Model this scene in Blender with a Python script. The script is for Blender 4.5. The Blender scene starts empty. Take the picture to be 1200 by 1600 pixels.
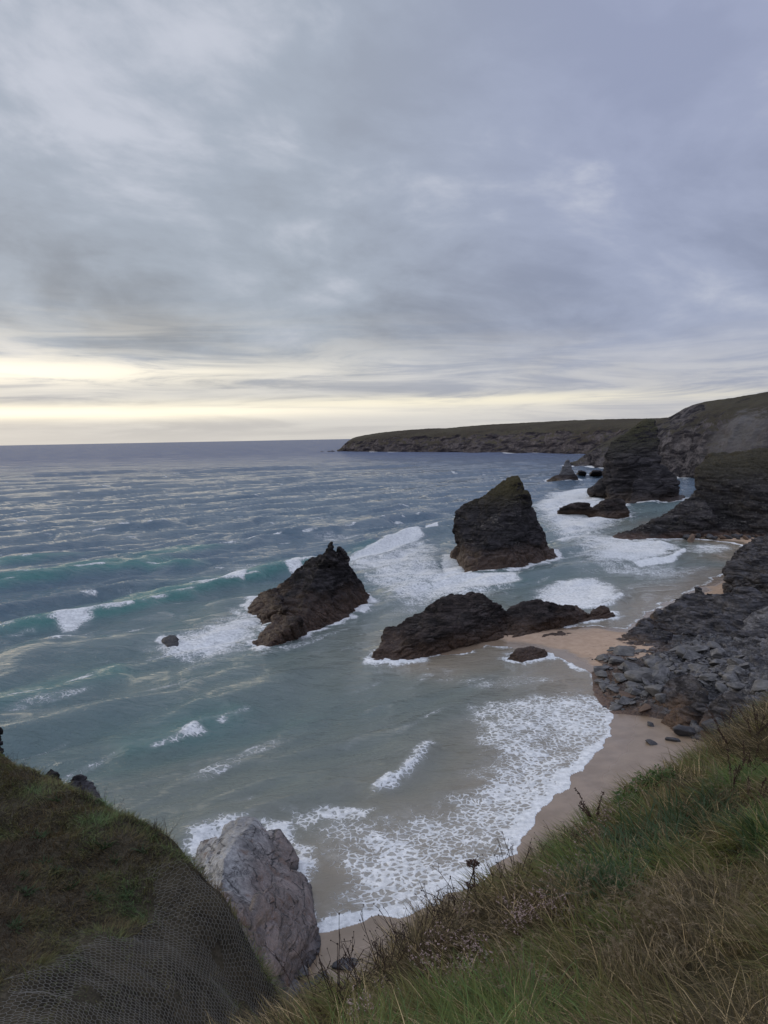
import bpy, bmesh, math, random
import numpy as np
from mathutils import Vector, Matrix
from mathutils.bvhtree import BVHTree

random.seed(7)
rng = np.random.default_rng(11)
R = math.radians
scene = bpy.context.scene
COL = scene.collection

# ------------------------------------------------------------------ camera
H = 45.0                      # eye height above the sea
FPX = 1200.0                  # focal length for a 1200 x 1600 frame
PITCH, ROLL = R(-5.52), R(1.06)
cam = bpy.data.cameras.new("camera")
camo = bpy.data.objects.new("camera", cam)
COL.objects.link(camo)
cam.sensor_width = 36.0
cam.lens = FPX / 1600 * 36.0
cam.clip_start, cam.clip_end = 0.1, 80000
fwd = Vector((0, math.cos(PITCH), math.sin(PITCH)))
r0 = Vector((1, 0, 0))
u0 = r0.cross(fwd)
rgt = r0 * math.cos(ROLL) - u0 * math.sin(ROLL)
up = r0 * math.sin(ROLL) + u0 * math.cos(ROLL)
M = Matrix((rgt, up, -fwd)).transposed().to_4x4()
M.translation = (0, 0, H)
camo.matrix_world = M
scene.camera = camo
scene.render.resolution_x, scene.render.resolution_y = 768, 1024

# ------------------------------------------------------------------ node helpers
class T:
    def __init__(s, tree):
        s.t = tree; tree.nodes.clear()
    def put(s, sock, v):
        if isinstance(v, bpy.types.NodeSocket): s.t.links.new(v, sock)
        elif v is not None:
            if hasattr(sock, 'default_value') and not isinstance(v, (int, float)) and len(v) == 3 and len(sock.default_value) == 4:
                v = (*v, 1)
            sock.default_value = v
    def n(s, typ, ins=None, out=0, **props):
        nd = s.t.nodes.new(typ)
        for k, v in props.items(): setattr(nd, k, v)
        for k, v in (ins or {}).items(): s.put(nd.inputs[k], v)
        return nd.outputs[out] if out is not None else nd
    def m(s, op, a, b=None, c=None, clamp=False):
        ins = {0: a}
        if b is not None: ins[1] = b
        if c is not None: ins[2] = c
        return s.n('ShaderNodeMath', ins, operation=op, use_clamp=clamp)
    def mr(s, v, a, b, c=0.0, d=1.0, smooth=True):
        return s.n('ShaderNodeMapRange', {0: v, 1: a, 2: b, 3: c, 4: d}, clamp=True,
                   interpolation_type='SMOOTHSTEP' if smooth else 'LINEAR')
    def mix(s, f, a, b, blend='MIX'):
        return s.n('ShaderNodeMix', {0: f, 6: a, 7: b}, out=2, data_type='RGBA', blend_type=blend, clamp_factor=True)
    def vm(s, op, a, b=None, out=0):
        ins = {0: a}
        if b is not None: ins[1] = b
        return s.n('ShaderNodeVectorMath', ins, out=out, operation=op)
    def noise(s, vec, scale, detail=4, rough=0.55, dist=0.0, out=0):
        return s.n('ShaderNodeTexNoise', {'Vector': vec, 'Scale': scale, 'Detail': detail, 'Roughness': rough, 'Distortion': dist}, out=out)
    def attr(s, name, out=0):
        return s.n('ShaderNodeAttribute', out=out, attribute_name=name)

# ------------------------------------------------------------------ sky, sun, exposure
SUN_EL, SUN_AZ = R(15), R(-58)         # low, ahead and to the left, behind cloud
world = bpy.data.worlds.new("World"); scene.world = world
world.use_nodes = True
w = T(world.node_tree)
dirv = w.n('ShaderNodeTexCoord', out=0)
sx = w.n('ShaderNodeSeparateXYZ', {0: dirv}, out=None)
X, Y, Z = sx.outputs
zp = w.m('MAXIMUM', Z, 0.0)
az = w.m('ARCTAN2', X, Y)
den = w.m('ADD', zp, 0.30)
pu = w.m('DIVIDE', X, den); pv = w.m('DIVIDE', Y, den)
pl = w.n('ShaderNodeCombineXYZ', {0: pu, 1: pv, 2: 0.0})
pl2 = w.n('ShaderNodeCombineXYZ', {0: w.m('ADD', w.m('MULTIPLY', az, 2.3), w.m('MULTIPLY', Z, 1.2)), 1: w.m('MULTIPLY', w.m('POWER', zp, 0.8), 4.6), 2: 3.7})
n1 = w.noise(pl2, 1.55, 7, 0.55, 0.3)
n2 = w.noise(pl, 0.95, 3, 0.5, 0.2)
n3 = w.noise(w.vm('ADD', pl2, (7.3, 2.1, 0)), 4.6, 7, 0.58, 0.4)
shade = w.m('ADD', w.m('MULTIPLY', n1, 0.60), w.m('ADD', w.m('MULTIPLY', n2, 0.25), w.m('MULTIPLY', n3, 0.15)))
thin = w.mr(shade, 0.50, 0.63)                       # where the deck is thin and bright
thick = w.mr(shade, 0.39, 0.53)
rightw = w.mr(az, -0.15, 0.35)
high = w.mr(Z, 0.12, 0.42)
base_dk = w.mix(rightw, (0.215, 0.235, 0.272), (0.225, 0.255, 0.355))
base_md = w.mix(rightw, (0.315, 0.352, 0.410), (0.300, 0.335, 0.450))
cloud = w.mix(thick, base_dk, base_md)
cloud = w.mix(w.m('MULTIPLY', high, 0.6), cloud, w.mix(rightw, (0.335, 0.375, 0.450), (0.290, 0.322, 0.460)))
cloud = w.mix(w.m('MULTIPLY', thin, 0.75), cloud, (0.52, 0.54, 0.61))
# low layer: streaky cloud and the bright breaks near the horizon
st = w.n('ShaderNodeCombineXYZ', {0: w.m('MULTIPLY', az, 4.2), 1: w.m('MULTIPLY', Z, 44.0), 2: 0.7})
s1 = w.noise(st, 1.0, 7, 0.62, 0.6)
s2 = w.noise(w.vm('MULTIPLY', st, (0.6, 1.6, 1.0)), 1.0, 5, 0.55, 0.3)
low = w.mr(Z, 0.03, 0.15, 1.0, 0.0)
lowc = w.mix(w.mr(s1, 0.36, 0.64), w.mix(rightw, (0.30, 0.305, 0.335), (0.31, 0.33, 0.40)), (0.56, 0.55, 0.54))
cloud = w.mix(w.m('MULTIPLY', low, 0.85), cloud, lowc)
def band(c, hw, azc, azw, noise, lo, hi):
    b = w.m('DIVIDE', w.m('SUBTRACT', Z, c), hw)
    b = w.m('POWER', 2.718, w.m('MULTIPLY', w.m('MULTIPLY', b, b), -1.0))
    a = w.m('DIVIDE', w.m('SUBTRACT', az, azc), azw)
    a = w.m('POWER', 2.718, w.m('MULTIPLY', w.m('MULTIPLY', a, a), -1.0))
    return w.m('MULTIPLY', w.m('MULTIPLY', a, b), w.mr(noise, lo, hi))
g_h = w.m('MULTIPLY', w.mr(Z, -0.01, 0.06, 1.0, 0.0), w.mr(az, -0.9, 0.9, 0.85, 0.6))
cloud = w.mix(g_h, cloud, (0.62, 0.59, 0.54))
g1 = band(0.084, 0.016, -0.52, 0.36, s1, 0.28, 0.50)
g2 = band(0.037, 0.010, -0.45, 0.46, s2, 0.24, 0.46)
g3 = band(0.046, 0.008, 0.10, 0.38, s1, 0.30, 0.55)
g4 = band(0.095, 0.05, -0.5, 0.5, s1, 0.35, 0.70)
cloud = w.mix(w.m('MULTIPLY', g4, 0.6), cloud, (0.76, 0.70, 0.60))
cloud = w.mix(w.m('MULTIPLY', g3, 0.8), cloud, (0.82, 0.76, 0.60))
cloud = w.mix(w.m('MULTIPLY', g1, 0.9), cloud, (1.12, 1.02, 0.82))
cloud = w.mix(w.m('MULTIPLY', g2, 0.9), cloud, (1.12, 1.02, 0.80))
# cloud boosted overhead and behind the camera, out of view, to lift the foreground
over = w.m('MAXIMUM', w.mr(Z, 0.50, 0.95, 1.0, 2.6), w.mr(Y, 0.2, -0.6, 1.0, 2.2))
cloud = w.vm('SCALE', cloud); cs = cloud.node; w.put(cs.inputs['Scale'], w.m('MULTIPLY', over, 11.2))
sky = w.n('ShaderNodeTexSky', sky_type='NISHITA', sun_disc=False, sun_elevation=SUN_EL, sun_rotation=SUN_AZ % (2 * math.pi), air_density=1.0, dust_density=2.0)
tot = w.mix(0.93, sky, cs.outputs[0])
w.n('ShaderNodeOutputWorld', {0: w.n('ShaderNodeBackground', {0: tot, 1: 0.10})}, out=None)

sun = bpy.data.lights.new("sun", 'SUN')
sun.energy, sun.angle, sun.color = 0.9, R(12), (1.0, 0.86, 0.68)
suno = bpy.data.objects.new("sun", sun); COL.objects.link(suno)
sd_ = Vector((math.sin(SUN_AZ) * math.cos(SUN_EL), math.cos(SUN_AZ) * math.cos(SUN_EL), math.sin(SUN_EL)))
suno.rotation_euler = (-sd_).to_track_quat('-Z', 'Y').to_euler()

vs = scene.view_settings
vs.view_transform = 'Standard'; vs.look = 'None'; vs.gamma = 1; vs.use_curve_mapping = False
vs.exposure = 0.12
scene.cycles.use_denoising = True
scene.cycles.max_bounces = 6
scene.cycles.diffuse_bounces = 3

# ------------------------------------------------------------------ numpy helpers
def ray(x, y):
    return rgt * ((x - 600) / FPX) + up * ((800 - y) / FPX) + fwd
def W(x, y, z=0.0):                       # the point at height z seen in that direction
    d = ray(x, y); t = (z - H) / d.z
    return Vector((0, 0, H)) + d * t
def D(x, y, Yd):                          # the point at forward distance Yd
    d = ray(x, y)
    return Vector((0, 0, H)) + d * (Yd / d.y)
def px(P):                                # world points -> pixel in 1200 x 1600
    P = np.asarray(P, float) - np.array([0, 0, H])
    a, b, c = P @ np.array(rgt), P @ np.array(up), P @ np.array(fwd)
    c = np.where(c < 0.05, 0.05, c)
    return np.stack([600 + FPX * a / c, 800 - FPX * b / c], -1)

def _hash(i, j, k, s):
    h = (i.astype(np.uint32) * np.uint32(374761393) + j.astype(np.uint32) * np.uint32(668265263)
         + k.astype(np.uint32) * np.uint32(2147483647) + np.uint32((s * 144665 + 977) & 0xffffffff))
    h = (h ^ (h >> np.uint32(13))) * np.uint32(1274126177)
    h = (h ^ (h >> np.uint32(16))) * np.uint32(2246822519)
    return h ^ (h >> np.uint32(15))
_G = np.array([[1,1,0],[-1,1,0],[1,-1,0],[-1,-1,0],[1,0,1],[-1,0,1],[1,0,-1],[-1,0,-1],
               [0,1,1],[0,-1,1],[0,1,-1],[0,-1,-1],[1,1,0],[-1,1,0],[0,-1,1],[0,-1,-1]], float)
def perlin(p, s=0):
    p = np.asarray(p, float)
    i = np.floor(p); f = p - i; i = i.astype(np.int64)
    u = f * f * f * (f * (f * 6 - 15) + 10)
    out = 0
    for dx in (0, 1):
        wx = u[:, 0] if dx else 1 - u[:, 0]
        for dy in (0, 1):
            wy = u[:, 1] if dy else 1 - u[:, 1]
            for dz in (0, 1):
                wz = u[:, 2] if dz else 1 - u[:, 2]
                g = _G[_hash(i[:, 0] + dx, i[:, 1] + dy, i[:, 2] + dz, s) & np.uint32(15)]
                out = out + wx * wy * wz * (g[:, 0] * (f[:, 0] - dx) + g[:, 1] * (f[:, 1] - dy) + g[:, 2] * (f[:, 2] - dz))
    return out
def fbm(p, octv=4, s=0, gain=0.5, ridge=False):
    a, o, t = 1.0, 0, 0
    p = np.asarray(p, float)
    for k in range(octv):
        n = perlin(p, s + k)
        if ridge: n = 0.5 - np.abs(n) * 1.6
        o = o + a * n; t += a; a *= gain; p = p * 2.03 + 11.7
    return o / t
def worley(p, s=0):
    i = np.floor(p).astype(np.int64); f = p - i
    f1 = np.full(len(p), 9.0); f2 = np.full(len(p), 9.0); idr = np.zeros(len(p))
    for dx in (-1, 0, 1):
        for dy in (-1, 0, 1):
            for dz in (-1, 0, 1):
                h = _hash(i[:, 0] + dx, i[:, 1] + dy, i[:, 2] + dz, s)
                q = np.stack([(h & np.uint32(1023)) / 1023., ((h >> np.uint32(10)) & np.uint32(1023)) / 1023., ((h >> np.uint32(20)) & np.uint32(1023)) / 1023.], -1)
                d = np.sqrt((((q + [dx, dy, dz]) - f) ** 2).sum(1))
                rv = (_hash(i[:, 0] + dx, i[:, 1] + dy, i[:, 2] + dz, s + 91) & np.uint32(4095)) / 4095.
                near = d < f1
                f2 = np.where(near, f1, np.minimum(f2, d))
                idr = np.where(near, rv, idr)
                f1 = np.where(near, d, f1)
    return f1, f2, idr
def sstep(a, b, x):
    t = np.clip((x - a) / (b - a), 0, 1); return t * t * (3 - 2 * t)
def poly_sd(P, poly):                      # signed distance, positive inside
    poly = np.asarray(poly, float)[:, :2]; n = len(poly)
    d = np.full(len(P), 1e9); ins = np.zeros(len(P), bool)
    for k in range(n):
        a, b = poly[k], poly[(k + 1) % n]
        e = b - a; wv = P - a
        t = np.clip((wv @ e) / (e @ e + 1e-12), 0, 1)
        q = wv - t[:, None] * e
        d = np.minimum(d, (q * q).sum(1))
        c = (a[1] <= P[:, 1]) != (b[1] <= P[:, 1])
        xx = a[0] + (P[:, 1] - a[1]) * (e[0] / (e[1] if abs(e[1]) > 1e-9 else 1e-9))
        ins ^= c & (P[:, 0] < xx)
    d = np.sqrt(d)
    return np.where(ins, d, -d)
def line_d(P, L):                          # distance to a polyline, signed side, position along it
    L = np.asarray(L, float)[:, :2]
    best = np.full(len(P), 1e18); side = np.zeros(len(P)); along = np.zeros(len(P)); acc = 0; tot = sum(np.linalg.norm(L[k + 1] - L[k]) for k in range(len(L) - 1))
    for k in range(len(L) - 1):
        a, b = L[k], L[k + 1]; e = b - a; le = np.linalg.norm(e); wv = P - a
        t = np.clip((wv @ e) / (le * le), 0, 1); q = wv - t[:, None] * e; d = (q * q).sum(1)
        cr = (e[0] * wv[:, 1] - e[1] * wv[:, 0]) / le
        m = d < best
        best = np.where(m, d, best); side = np.where(m, cr, side); along = np.where(m, (acc + t * le) / tot, along)
        acc += le
    return np.sqrt(best), side, along
class RBF:                                 # smooth height z(x, y) through scattered points
    def __init__(s, pts, smooth=0.0):
        P = np.array([tuple(p) for p in pts], float); s.p = P[:, :2]; n = len(P)
        A = np.zeros((n + 3, n + 3))
        A[:n, :n] = s.k(s.p, s.p) - smooth * np.eye(n)
        A[:n, n:n + 2] = s.p; A[:n, n + 2] = 1; A[n:, :n] = A[:n, n:].T
        s.w = np.linalg.solve(A, np.concatenate([P[:, 2], [0, 0, 0]]))
    def k(s, a, b): return np.sqrt(((a[:, None, :] - b[None]) ** 2).sum(-1) + 0.02)
    def __call__(s, q):
        q = np.asarray(q, float); o = np.empty(len(q)); n = len(s.p)
        for i in range(0, len(q), 50000):
            c = q[i:i + 50000]
            o[i:i + 50000] = s.k(c, s.p) @ s.w[:n] + c @ s.w[n:n + 2] + s.w[n + 2]
        return o

# ------------------------------------------------------------------ mesh helpers
def tag(o, label=None, cat=None, group=None, kind=None):
    if label: o['label'] = label
    if cat: o['category'] = cat
    if group: o['group'] = group
    if kind: o['kind'] = kind
    return o
def mesh_np(name, verts, faces, mat=None, smooth=True, parent=None, attrs=None, loc=None):
    """faces: an (n,3) or (n,4) array, or a list of such arrays"""
    verts = np.asarray(verts, np.float32)
    if loc is not None: verts = verts - np.asarray(loc, np.float32)
    fl = faces if isinstance(faces, list) else [faces]
    fl = [np.asarray(f, np.int32) for f in fl if len(f)]
    me = bpy.data.meshes.new(name)
    me.vertices.add(len(verts)); me.vertices.foreach_set('co', verts.ravel())
    nl = sum(f.size for f in fl); nf = sum(len(f) for f in fl)
    me.loops.add(nl); me.polygons.add(nf)
    me.loops.foreach_set('vertex_index', np.concatenate([f.ravel() for f in fl]))
    tot = np.concatenate([np.full(len(f), f.shape[1], np.int32) for f in fl])
    me.polygons.foreach_set('loop_start', np.concatenate([[0], np.cumsum(tot)[:-1]]).astype(np.int32))
    me.polygons.foreach_set('loop_total', tot)
    me.update(calc_edges=True)
    me.polygons.foreach_set('use_smooth', np.full(nf, smooth))
    for k, v in (attrs or {}).items():
        v = np.asarray(v, np.float32)
        if v.ndim == 1:
            me.attributes.new(k, 'FLOAT', 'POINT').data.foreach_set('value', v)
        else:
            if v.shape[1] == 3: v = np.concatenate([v, np.ones((len(v), 1), np.float32)], 1)
            me.attributes.new(k, 'FLOAT_COLOR', 'POINT').data.foreach_set('color', v.ravel())
    if mat: me.materials.append(mat)
    o = bpy.data.objects.new(name, me); COL.objects.link(o)
    if loc is not None: o.location = loc
    if parent: o.parent = parent
    return o
def grid_faces(nr, nc):
    i = np.arange(nr * nc).reshape(nr, nc)
    return np.stack([i[:-1, :-1], i[:-1, 1:], i[1:, 1:], i[1:, :-1]], -1).reshape(-1, 4)
def get_co(me):
    a = np.empty(len(me.vertices) * 3, np.float32); me.vertices.foreach_get('co', a); return a.reshape(-1, 3).astype(float)
def get_no(me):
    a = np.empty(len(me.vertices) * 3, np.float32); me.vertices.foreach_get('normal', a); return a.reshape(-1, 3).astype(float)
def set_co(me, c):
    me.vertices.foreach_set('co', np.asarray(c, np.float32).ravel()); me.update()

# ------------------------------------------------------------------ materials
def new_mat(name):
    m = bpy.data.materials.new(name); m.use_nodes = True
    return m, T(m.node_tree)
def principled(t, col, rough=0.8, spec=0.4, normal=None, **kw):
    ins = {'Base Color': col, 'Roughness': rough, 'Specular IOR Level': spec}
    if normal is not None: ins['Normal'] = normal
    ins.update(kw)
    p = t.n('ShaderNodeBsdfPrincipled', ins)
    t.n('ShaderNodeOutputMaterial', {0: p}, out=None)
    return p
def bump(t, h, strength=0.5, dist=0.1, normal=None):
    ins = {'Strength': strength, 'Distance': dist, 'Height': h}
    if normal is not None: ins['Normal'] = normal
    return t.n('ShaderNodeBump', ins)

def rock_mat(name, dark, light, vein=(0.22, 0.20, 0.19), weed=(0.055, 0.030, 0.017), tide=(1.5, 5.5), top=None, topz=(10, 22), s=1.0, bed=(0.3, 0.2, 1.0), veins=0.5, lich=None):
    m, t = new_mat(name)
    pos = t.n('ShaderNodeNewGeometry', out=None)
    P, Nn = pos.outputs['Position'], pos.outputs['Normal']
    z = t.n('ShaderNodeSeparateXYZ', {0: P}, out=2)
    nz = t.n('ShaderNodeSeparateXYZ', {0: Nn}, out=2)
    mp = t.n('ShaderNodeMapping', {'Vector': P, 'Rotation': bed, 'Scale': (0.35, 0.35, 1.6)})
    a = t.noise(P, 0.10 / s, 6, 0.6)
    b = t.noise(mp, 0.45 / s, 9, 0.68, 0.25)
    c = t.noise(P, 2.2 / s, 6, 0.65)
    col = t.mix(t.mr(b, 0.40, 0.68), dark, light)
    col = t.mix(t.mr(a, 0.45, 0.7, 0, 0.5), col, tuple(0.6 * x + 0.02 for x in light))
    col = t.mix(t.mr(c, 0.35, 0.7, 0.0, 0.45), col, tuple(0.55 * x for x in dark))
    ms_ = t.n('ShaderNodeMapping', {'Vector': P, 'Rotation': bed, 'Scale': (0.10, 0.16, 1.5)})
    stt = t.noise(ms_, 0.9 / s, 6, 0.7, 0.15)
    col = t.mix(t.mr(stt, 0.50, 0.68, 0, 0.55), col, tuple(1.25 * x for x in light))
    col = t.mix(t.mr(stt, 0.32, 0.46, 0.65, 0), col, tuple(0.6 * x for x in dark))
    if lich:
        col = t.mix(t.m('MULTIPLY', t.mr(t.noise(P, 0.9 / s, 7, 0.7), 0.54, 0.66), 0.55), col, lich)
    # quartz veins: thin level sets of a stretched noise
    v = t.m('ABSOLUTE', t.m('SUBTRACT', t.noise(mp, 0.22 / s, 5, 0.55, 1.2), 0.5))
    vm = t.m('MULTIPLY', t.mr(v, 0.0, 0.010, 1.0, 0.0), t.m('MULTIPLY', t.mr(t.noise(P, 0.16 / s, 3), 0.50, 0.60), veins))
    col = t.mix(vm, col, vein)
    if top:
        tm = t.m('MULTIPLY', t.mr(z, topz[0], topz[1]), t.mr(t.m('ADD', nz, t.m('MULTIPLY', t.m('SUBTRACT', b, 0.5), 1.6)), -0.05, 0.45))
        col = t.mix(t.m('MULTIPLY', tm, 0.9), col, t.mix(t.mr(c, 0.35, 0.65), top, tuple(1.9 * x for x in top)))
    zz = t.m('ADD', z, t.m('MULTIPLY', t.m('SUBTRACT', t.noise(P, 0.13 / s, 5, 0.6), 0.5), 7.0 * (tide[1] - tide[0]) / 4))
    low = t.mr(zz, tide[0], tide[1], 1.0, 0.0)
    wd = t.mix(t.mr(c, 0.35, 0.65), tuple(0.55 * x for x in weed), tuple(1.5 * x for x in weed))
    col = t.mix(t.m('MULTIPLY', low, 0.8), col, wd)
    hgt = t.m('ADD', t.m('MULTIPLY', b, 0.5), t.m('ADD', t.m('MULTIPLY', stt, 0.5), t.m('MULTIPLY', c, 0.3)))
    nb = bump(t, hgt, 1.0, 0.9 * s)
    nb = bump(t, t.noise(mp, 5.0 / s, 5, 0.65), 0.8, 0.22 * s, nb)
    principled(t, col, t.mr(low, 0, 1, 0.9, 0.5), t.mr(low, 0, 1, 0.10, 0.28), nb)
    return m

M_STACK = rock_mat('sea_stack_slate', (0.007, 0.0065, 0.007), (0.052, 0.046, 0.048), top=(0.030, 0.0255, 0.0125), topz=(17, 27), bed=(0.85, -0.65, 0.3), veins=0.7, vein=(0.2, 0.18, 0.16), tide=(2.0, 8.5), weed=(0.060, 0.034, 0.021))
M_LOW = rock_mat('low_rock_slate', (0.010, 0.0083, 0.008), (0.068, 0.053, 0.049), weed=(0.062, 0.035, 0.021), tide=(0.8, 4.0), bed=(0.25, 0.5, 0.3), s=0.8, veins=0.3)
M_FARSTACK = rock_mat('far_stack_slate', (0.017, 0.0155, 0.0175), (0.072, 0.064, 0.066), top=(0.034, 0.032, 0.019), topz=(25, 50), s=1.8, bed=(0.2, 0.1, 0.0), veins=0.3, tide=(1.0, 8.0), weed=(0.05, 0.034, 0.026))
M_SLATE = rock_mat('grey_slate', (0.036, 0.034, 0.036), (0.175, 0.168, 0.172), weed=(0.11, 0.062, 0.036), tide=(0.0, 2.2), bed=(0.5, 0.35, 0.2), s=0.55, veins=0.5, lich=(0.22, 0.21, 0.2), vein=(0.3, 0.29, 0.28))
M_DSLATE = rock_mat('dark_slate', (0.017, 0.016, 0.018), (0.125, 0.118, 0.124), weed=(0.085, 0.05, 0.03), tide=(0.0, 2.2), bed=(0.5, 0.35, 0.2), s=0.6, veins=0.5)
M_CLIFF = rock_mat('near_cliff_slate', (0.010, 0.009, 0.010), (0.062, 0.055, 0.055), top=(0.031, 0.027, 0.018), topz=(18, 32), weed=(0.09, 0.05, 0.034), tide=(0.0, 3.5), bed=(0.25, -0.35, 0.0), s=1.2, veins=0.6, lich=(0.11, 0.105, 0.09))
M_SPIKE = rock_mat('spike_slate', (0.07, 0.066, 0.07), (0.2, 0.19, 0.19), tide=(2.0, 7.5), weed=(0.035, 0.028, 0.024), bed=(0.9, 0.5, 0.3), s=1.2, veins=0.2)
def boulder_mat(name, dark, light):
    m, t = new_mat(name)
    P = t.n('ShaderNodeNewGeometry', out=0)
    oi = t.n('ShaderNodeObjectInfo', out=None).outputs['Random']
    tc = t.n('ShaderNodeTexCoord', out=3)
    b = t.noise(t.n('ShaderNodeMapping', {'Vector': tc, 'Scale': (1, 1, 3), 'Rotation': (0.2, 0.3, 0)}), 1.6, 7, 0.65, 0.4)
    col = t.mix(t.mr(b, 0.35, 0.7), dark, light)
    col = t.mix(t.mr(oi, 0, 1, 0.0, 0.55, False), col, tuple(0.6 * x for x in light))
    col = t.mix(t.mr(t.noise(P, 1.3, 6, 0.7), 0.55, 0.7, 0, 0.6), col, tuple(0.8 * x for x in dark))
    principled(t, col, 0.7, 0.4, bump(t, b, 0.8, 0.12))
    return m
M_BOULD = boulder_mat('grey_boulder_slate', (0.042, 0.039, 0.038), (0.165, 0.155, 0.148))
M_BROWNB = boulder_mat('brown_boulder_slate', (0.060, 0.035, 0.022), (0.135, 0.082, 0.052))
M_DARKB = boulder_mat('dark_wet_boulder', (0.028, 0.026, 0.028), (0.07, 0.066, 0.068))

def pale_mat():
    m, t = new_mat('pale_quartz_slate')
    P = t.n('ShaderNodeNewGeometry', out=0)
    z = t.n('ShaderNodeSeparateXYZ', {0: P}, out=2)
    mp = t.n('ShaderNodeMapping', {'Vector': P, 'Rotation': (0.5, 0.9, 0.5), 'Scale': (0.5, 0.5, 2.0)})
    a = t.noise(P, 0.16, 5, 0.6, 0.4); b = t.noise(mp, 0.34, 9, 0.66, 0.25); c = t.noise(P, 3.0, 7, 0.7)
    grey = t.mix(t.mr(b, 0.34, 0.62), (0.085, 0.085, 0.088), (0.30, 0.295, 0.29))
    pink = t.mix(t.mr(b, 0.36, 0.64), (0.072, 0.053, 0.045), (0.20, 0.155, 0.138))
    xg = t.n('ShaderNodeSeparateXYZ', {0: P}, out=0)
    col = t.mix(t.mr(t.m('ADD', t.m('MULTIPLY', a, 9.0), xg), -10.5, -6.0), grey, pink)
    col = t.mix(t.mr(t.noise(P, 0.33, 6, 0.65), 0.52, 0.64, 0, 0.75), col, (0.10, 0.052, 0.030))
    v = t.m('ABSOLUTE', t.m('SUBTRACT', t.noise(mp, 0.30, 5, 0.5, 0.35), 0.5))
    col = t.mix(t.m('MULTIPLY', t.mr(v, 0.0, 0.012, 1.0, 0.0), t.mr(c, 0.35, 0.6)), col, (0.035, 0.033, 0.036))
    wv_ = t.vm('ADD', mp, t.vm('SCALE', t.noise(mp, 0.8, 4, 0.6, out=1)))
    wv_.node.inputs[1].links[0].from_node.inputs['Scale'].default_value = 0.5
    ed = t.n('ShaderNodeTexVoronoi', {'Vector': t.n('ShaderNodeMapping', {'Vector': wv_, 'Scale': (0.35, 1.5, 0.9)}), 'Scale': 0.34}, feature='DISTANCE_TO_EDGE', out='Distance')
    crk = t.m('MULTIPLY', t.mr(ed, 0.0, 0.028, 1.0, 0.0), t.mr(t.noise(P, 0.5, 4), 0.42, 0.55))
    col = t.mix(crk, col, (0.03, 0.028, 0.03))
    col = t.mix(t.mr(c, 0.40, 0.65, 0.0, 0.6), col, (0.055, 0.05, 0.05))
    col = t.mix(t.mr(t.noise(P, 9.0, 6, 0.75), 0.5, 0.65, 0, 0.45), col, (0.30, 0.29, 0.285))
    col = t.mix(t.mr(t.m('ADD', z, t.m('MULTIPLY', a, 2.0)), 1.2, 2.6, 0.85, 0.0), col, (0.035, 0.034, 0.037))
    nb = bump(t, t.m('ADD', t.m('MULTIPLY', b, 0.6), t.m('MULTIPLY', t.m('SUBTRACT', t.mr(v, 0, 0.03), t.m('MULTIPLY', crk, 1.6)), 0.5)), 0.9, 0.30)
    principled(t, col, 0.7, 0.4, bump(t, c, 0.6, 0.06, nb))
    return m
M_PALE = pale_mat()

def hill_mat(name, rock_d, rock_l, heath, grass, s=1.0, scree=None, scree_c=None):
    m, t = new_mat(name)
    g = t.n('ShaderNodeNewGeometry', out=None); P, Nn = g.outputs['Position'], g.outputs['Normal']
    nz = t.n('ShaderNodeSeparateXYZ', {0: Nn}, out=2)
    mp = t.n('ShaderNodeMapping', {'Vector': P, 'Rotation': (0.5, 0.5, 0.0), 'Scale': (0.4, 0.4, 1.5)})
    a = t.noise(P, 0.008 / s, 6, 0.6); b = t.noise(mp, 0.075 / s, 9, 0.7, 0.6); c = t.noise(P, 0.22 / s, 7, 0.7)
    rock = t.mix(t.mr(b, 0.38, 0.66), rock_d, rock_l)
    rock = t.mix(t.mr(c, 0.4, 0.7, 0, 0.6), rock, tuple(0.5 * x for x in rock_d))
    veg = t.mix(t.mr(c, 0.35, 0.65), heath, grass)
    veg = t.mix(t.mr(a, 0.4, 0.6, 0, 0.6), veg, tuple(0.65 * x for x in heath))
    f = t.mr(t.m('ADD', nz, t.m('ADD', t.m('MULTIPLY', t.m('SUBTRACT', b, 0.5), 0.9), t.m('MULTIPLY', t.m('SUBTRACT', a, 0.5), 0.6))), 0.66, 0.90)
    col = t.mix(f, rock, veg)
    if scree:
        d = t.vm('DISTANCE', P, scree[0], out=1)
        dm = t.mr(t.m('ADD', d, t.m('MULTIPLY', t.m('SUBTRACT', b, 0.5), scree[1] * 3.4)), scree[1] * 0.3, scree[1] * 1.05, 0.75, 0.0)
        col = t.mix(dm, col, t.mix(t.mr(c, 0.35, 0.65), tuple(0.75 * x for x in scree_c), scree_c))
    nb = bump(t, t.m('ADD', b, t.m('MULTIPLY', c, 0.4)), 1.0, 7.0 * s)
    principled(t, col, 0.95, 0.05, nb)
    return m

# ------------------------------------------------------------------ rock builder
FOOT = []      # footprints, for the foam around them
def hull(pts, back=8.0, shrink=0.75, base=-2.5):
    P = np.array([tuple(p) for p in pts], float)
    c = P[:, :2].mean(0); dirn = c / np.linalg.norm(c); lat = np.array([dirn[1], -dirn[0]])
    zmax = max(P[:, 2].max(), 0.5)
    out = [P]
    B = P.copy()
    k = 1 - 0.55 * np.clip(P[:, 2] / zmax, 0, 1)
    rel = (P[:, :2] - c)
    l = rel @ lat; dd = rel @ dirn
    B[:, :2] = c + np.outer(l * shrink, lat) + np.outer(np.maximum(dd, dd * 0.5) + back * k, dirn)
    out.append(B)
    A = np.concatenate(out)
    lowm = A[:, 2] < 0.2 * zmax + 0.3
    S = A[lowm].copy(); S[:, 2] = base
    S[:, :2] = S[:, :2].mean(0) + (S[:, :2] - S[:, :2].mean(0)) * 1.03
    return np.concatenate([A, S])
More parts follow.
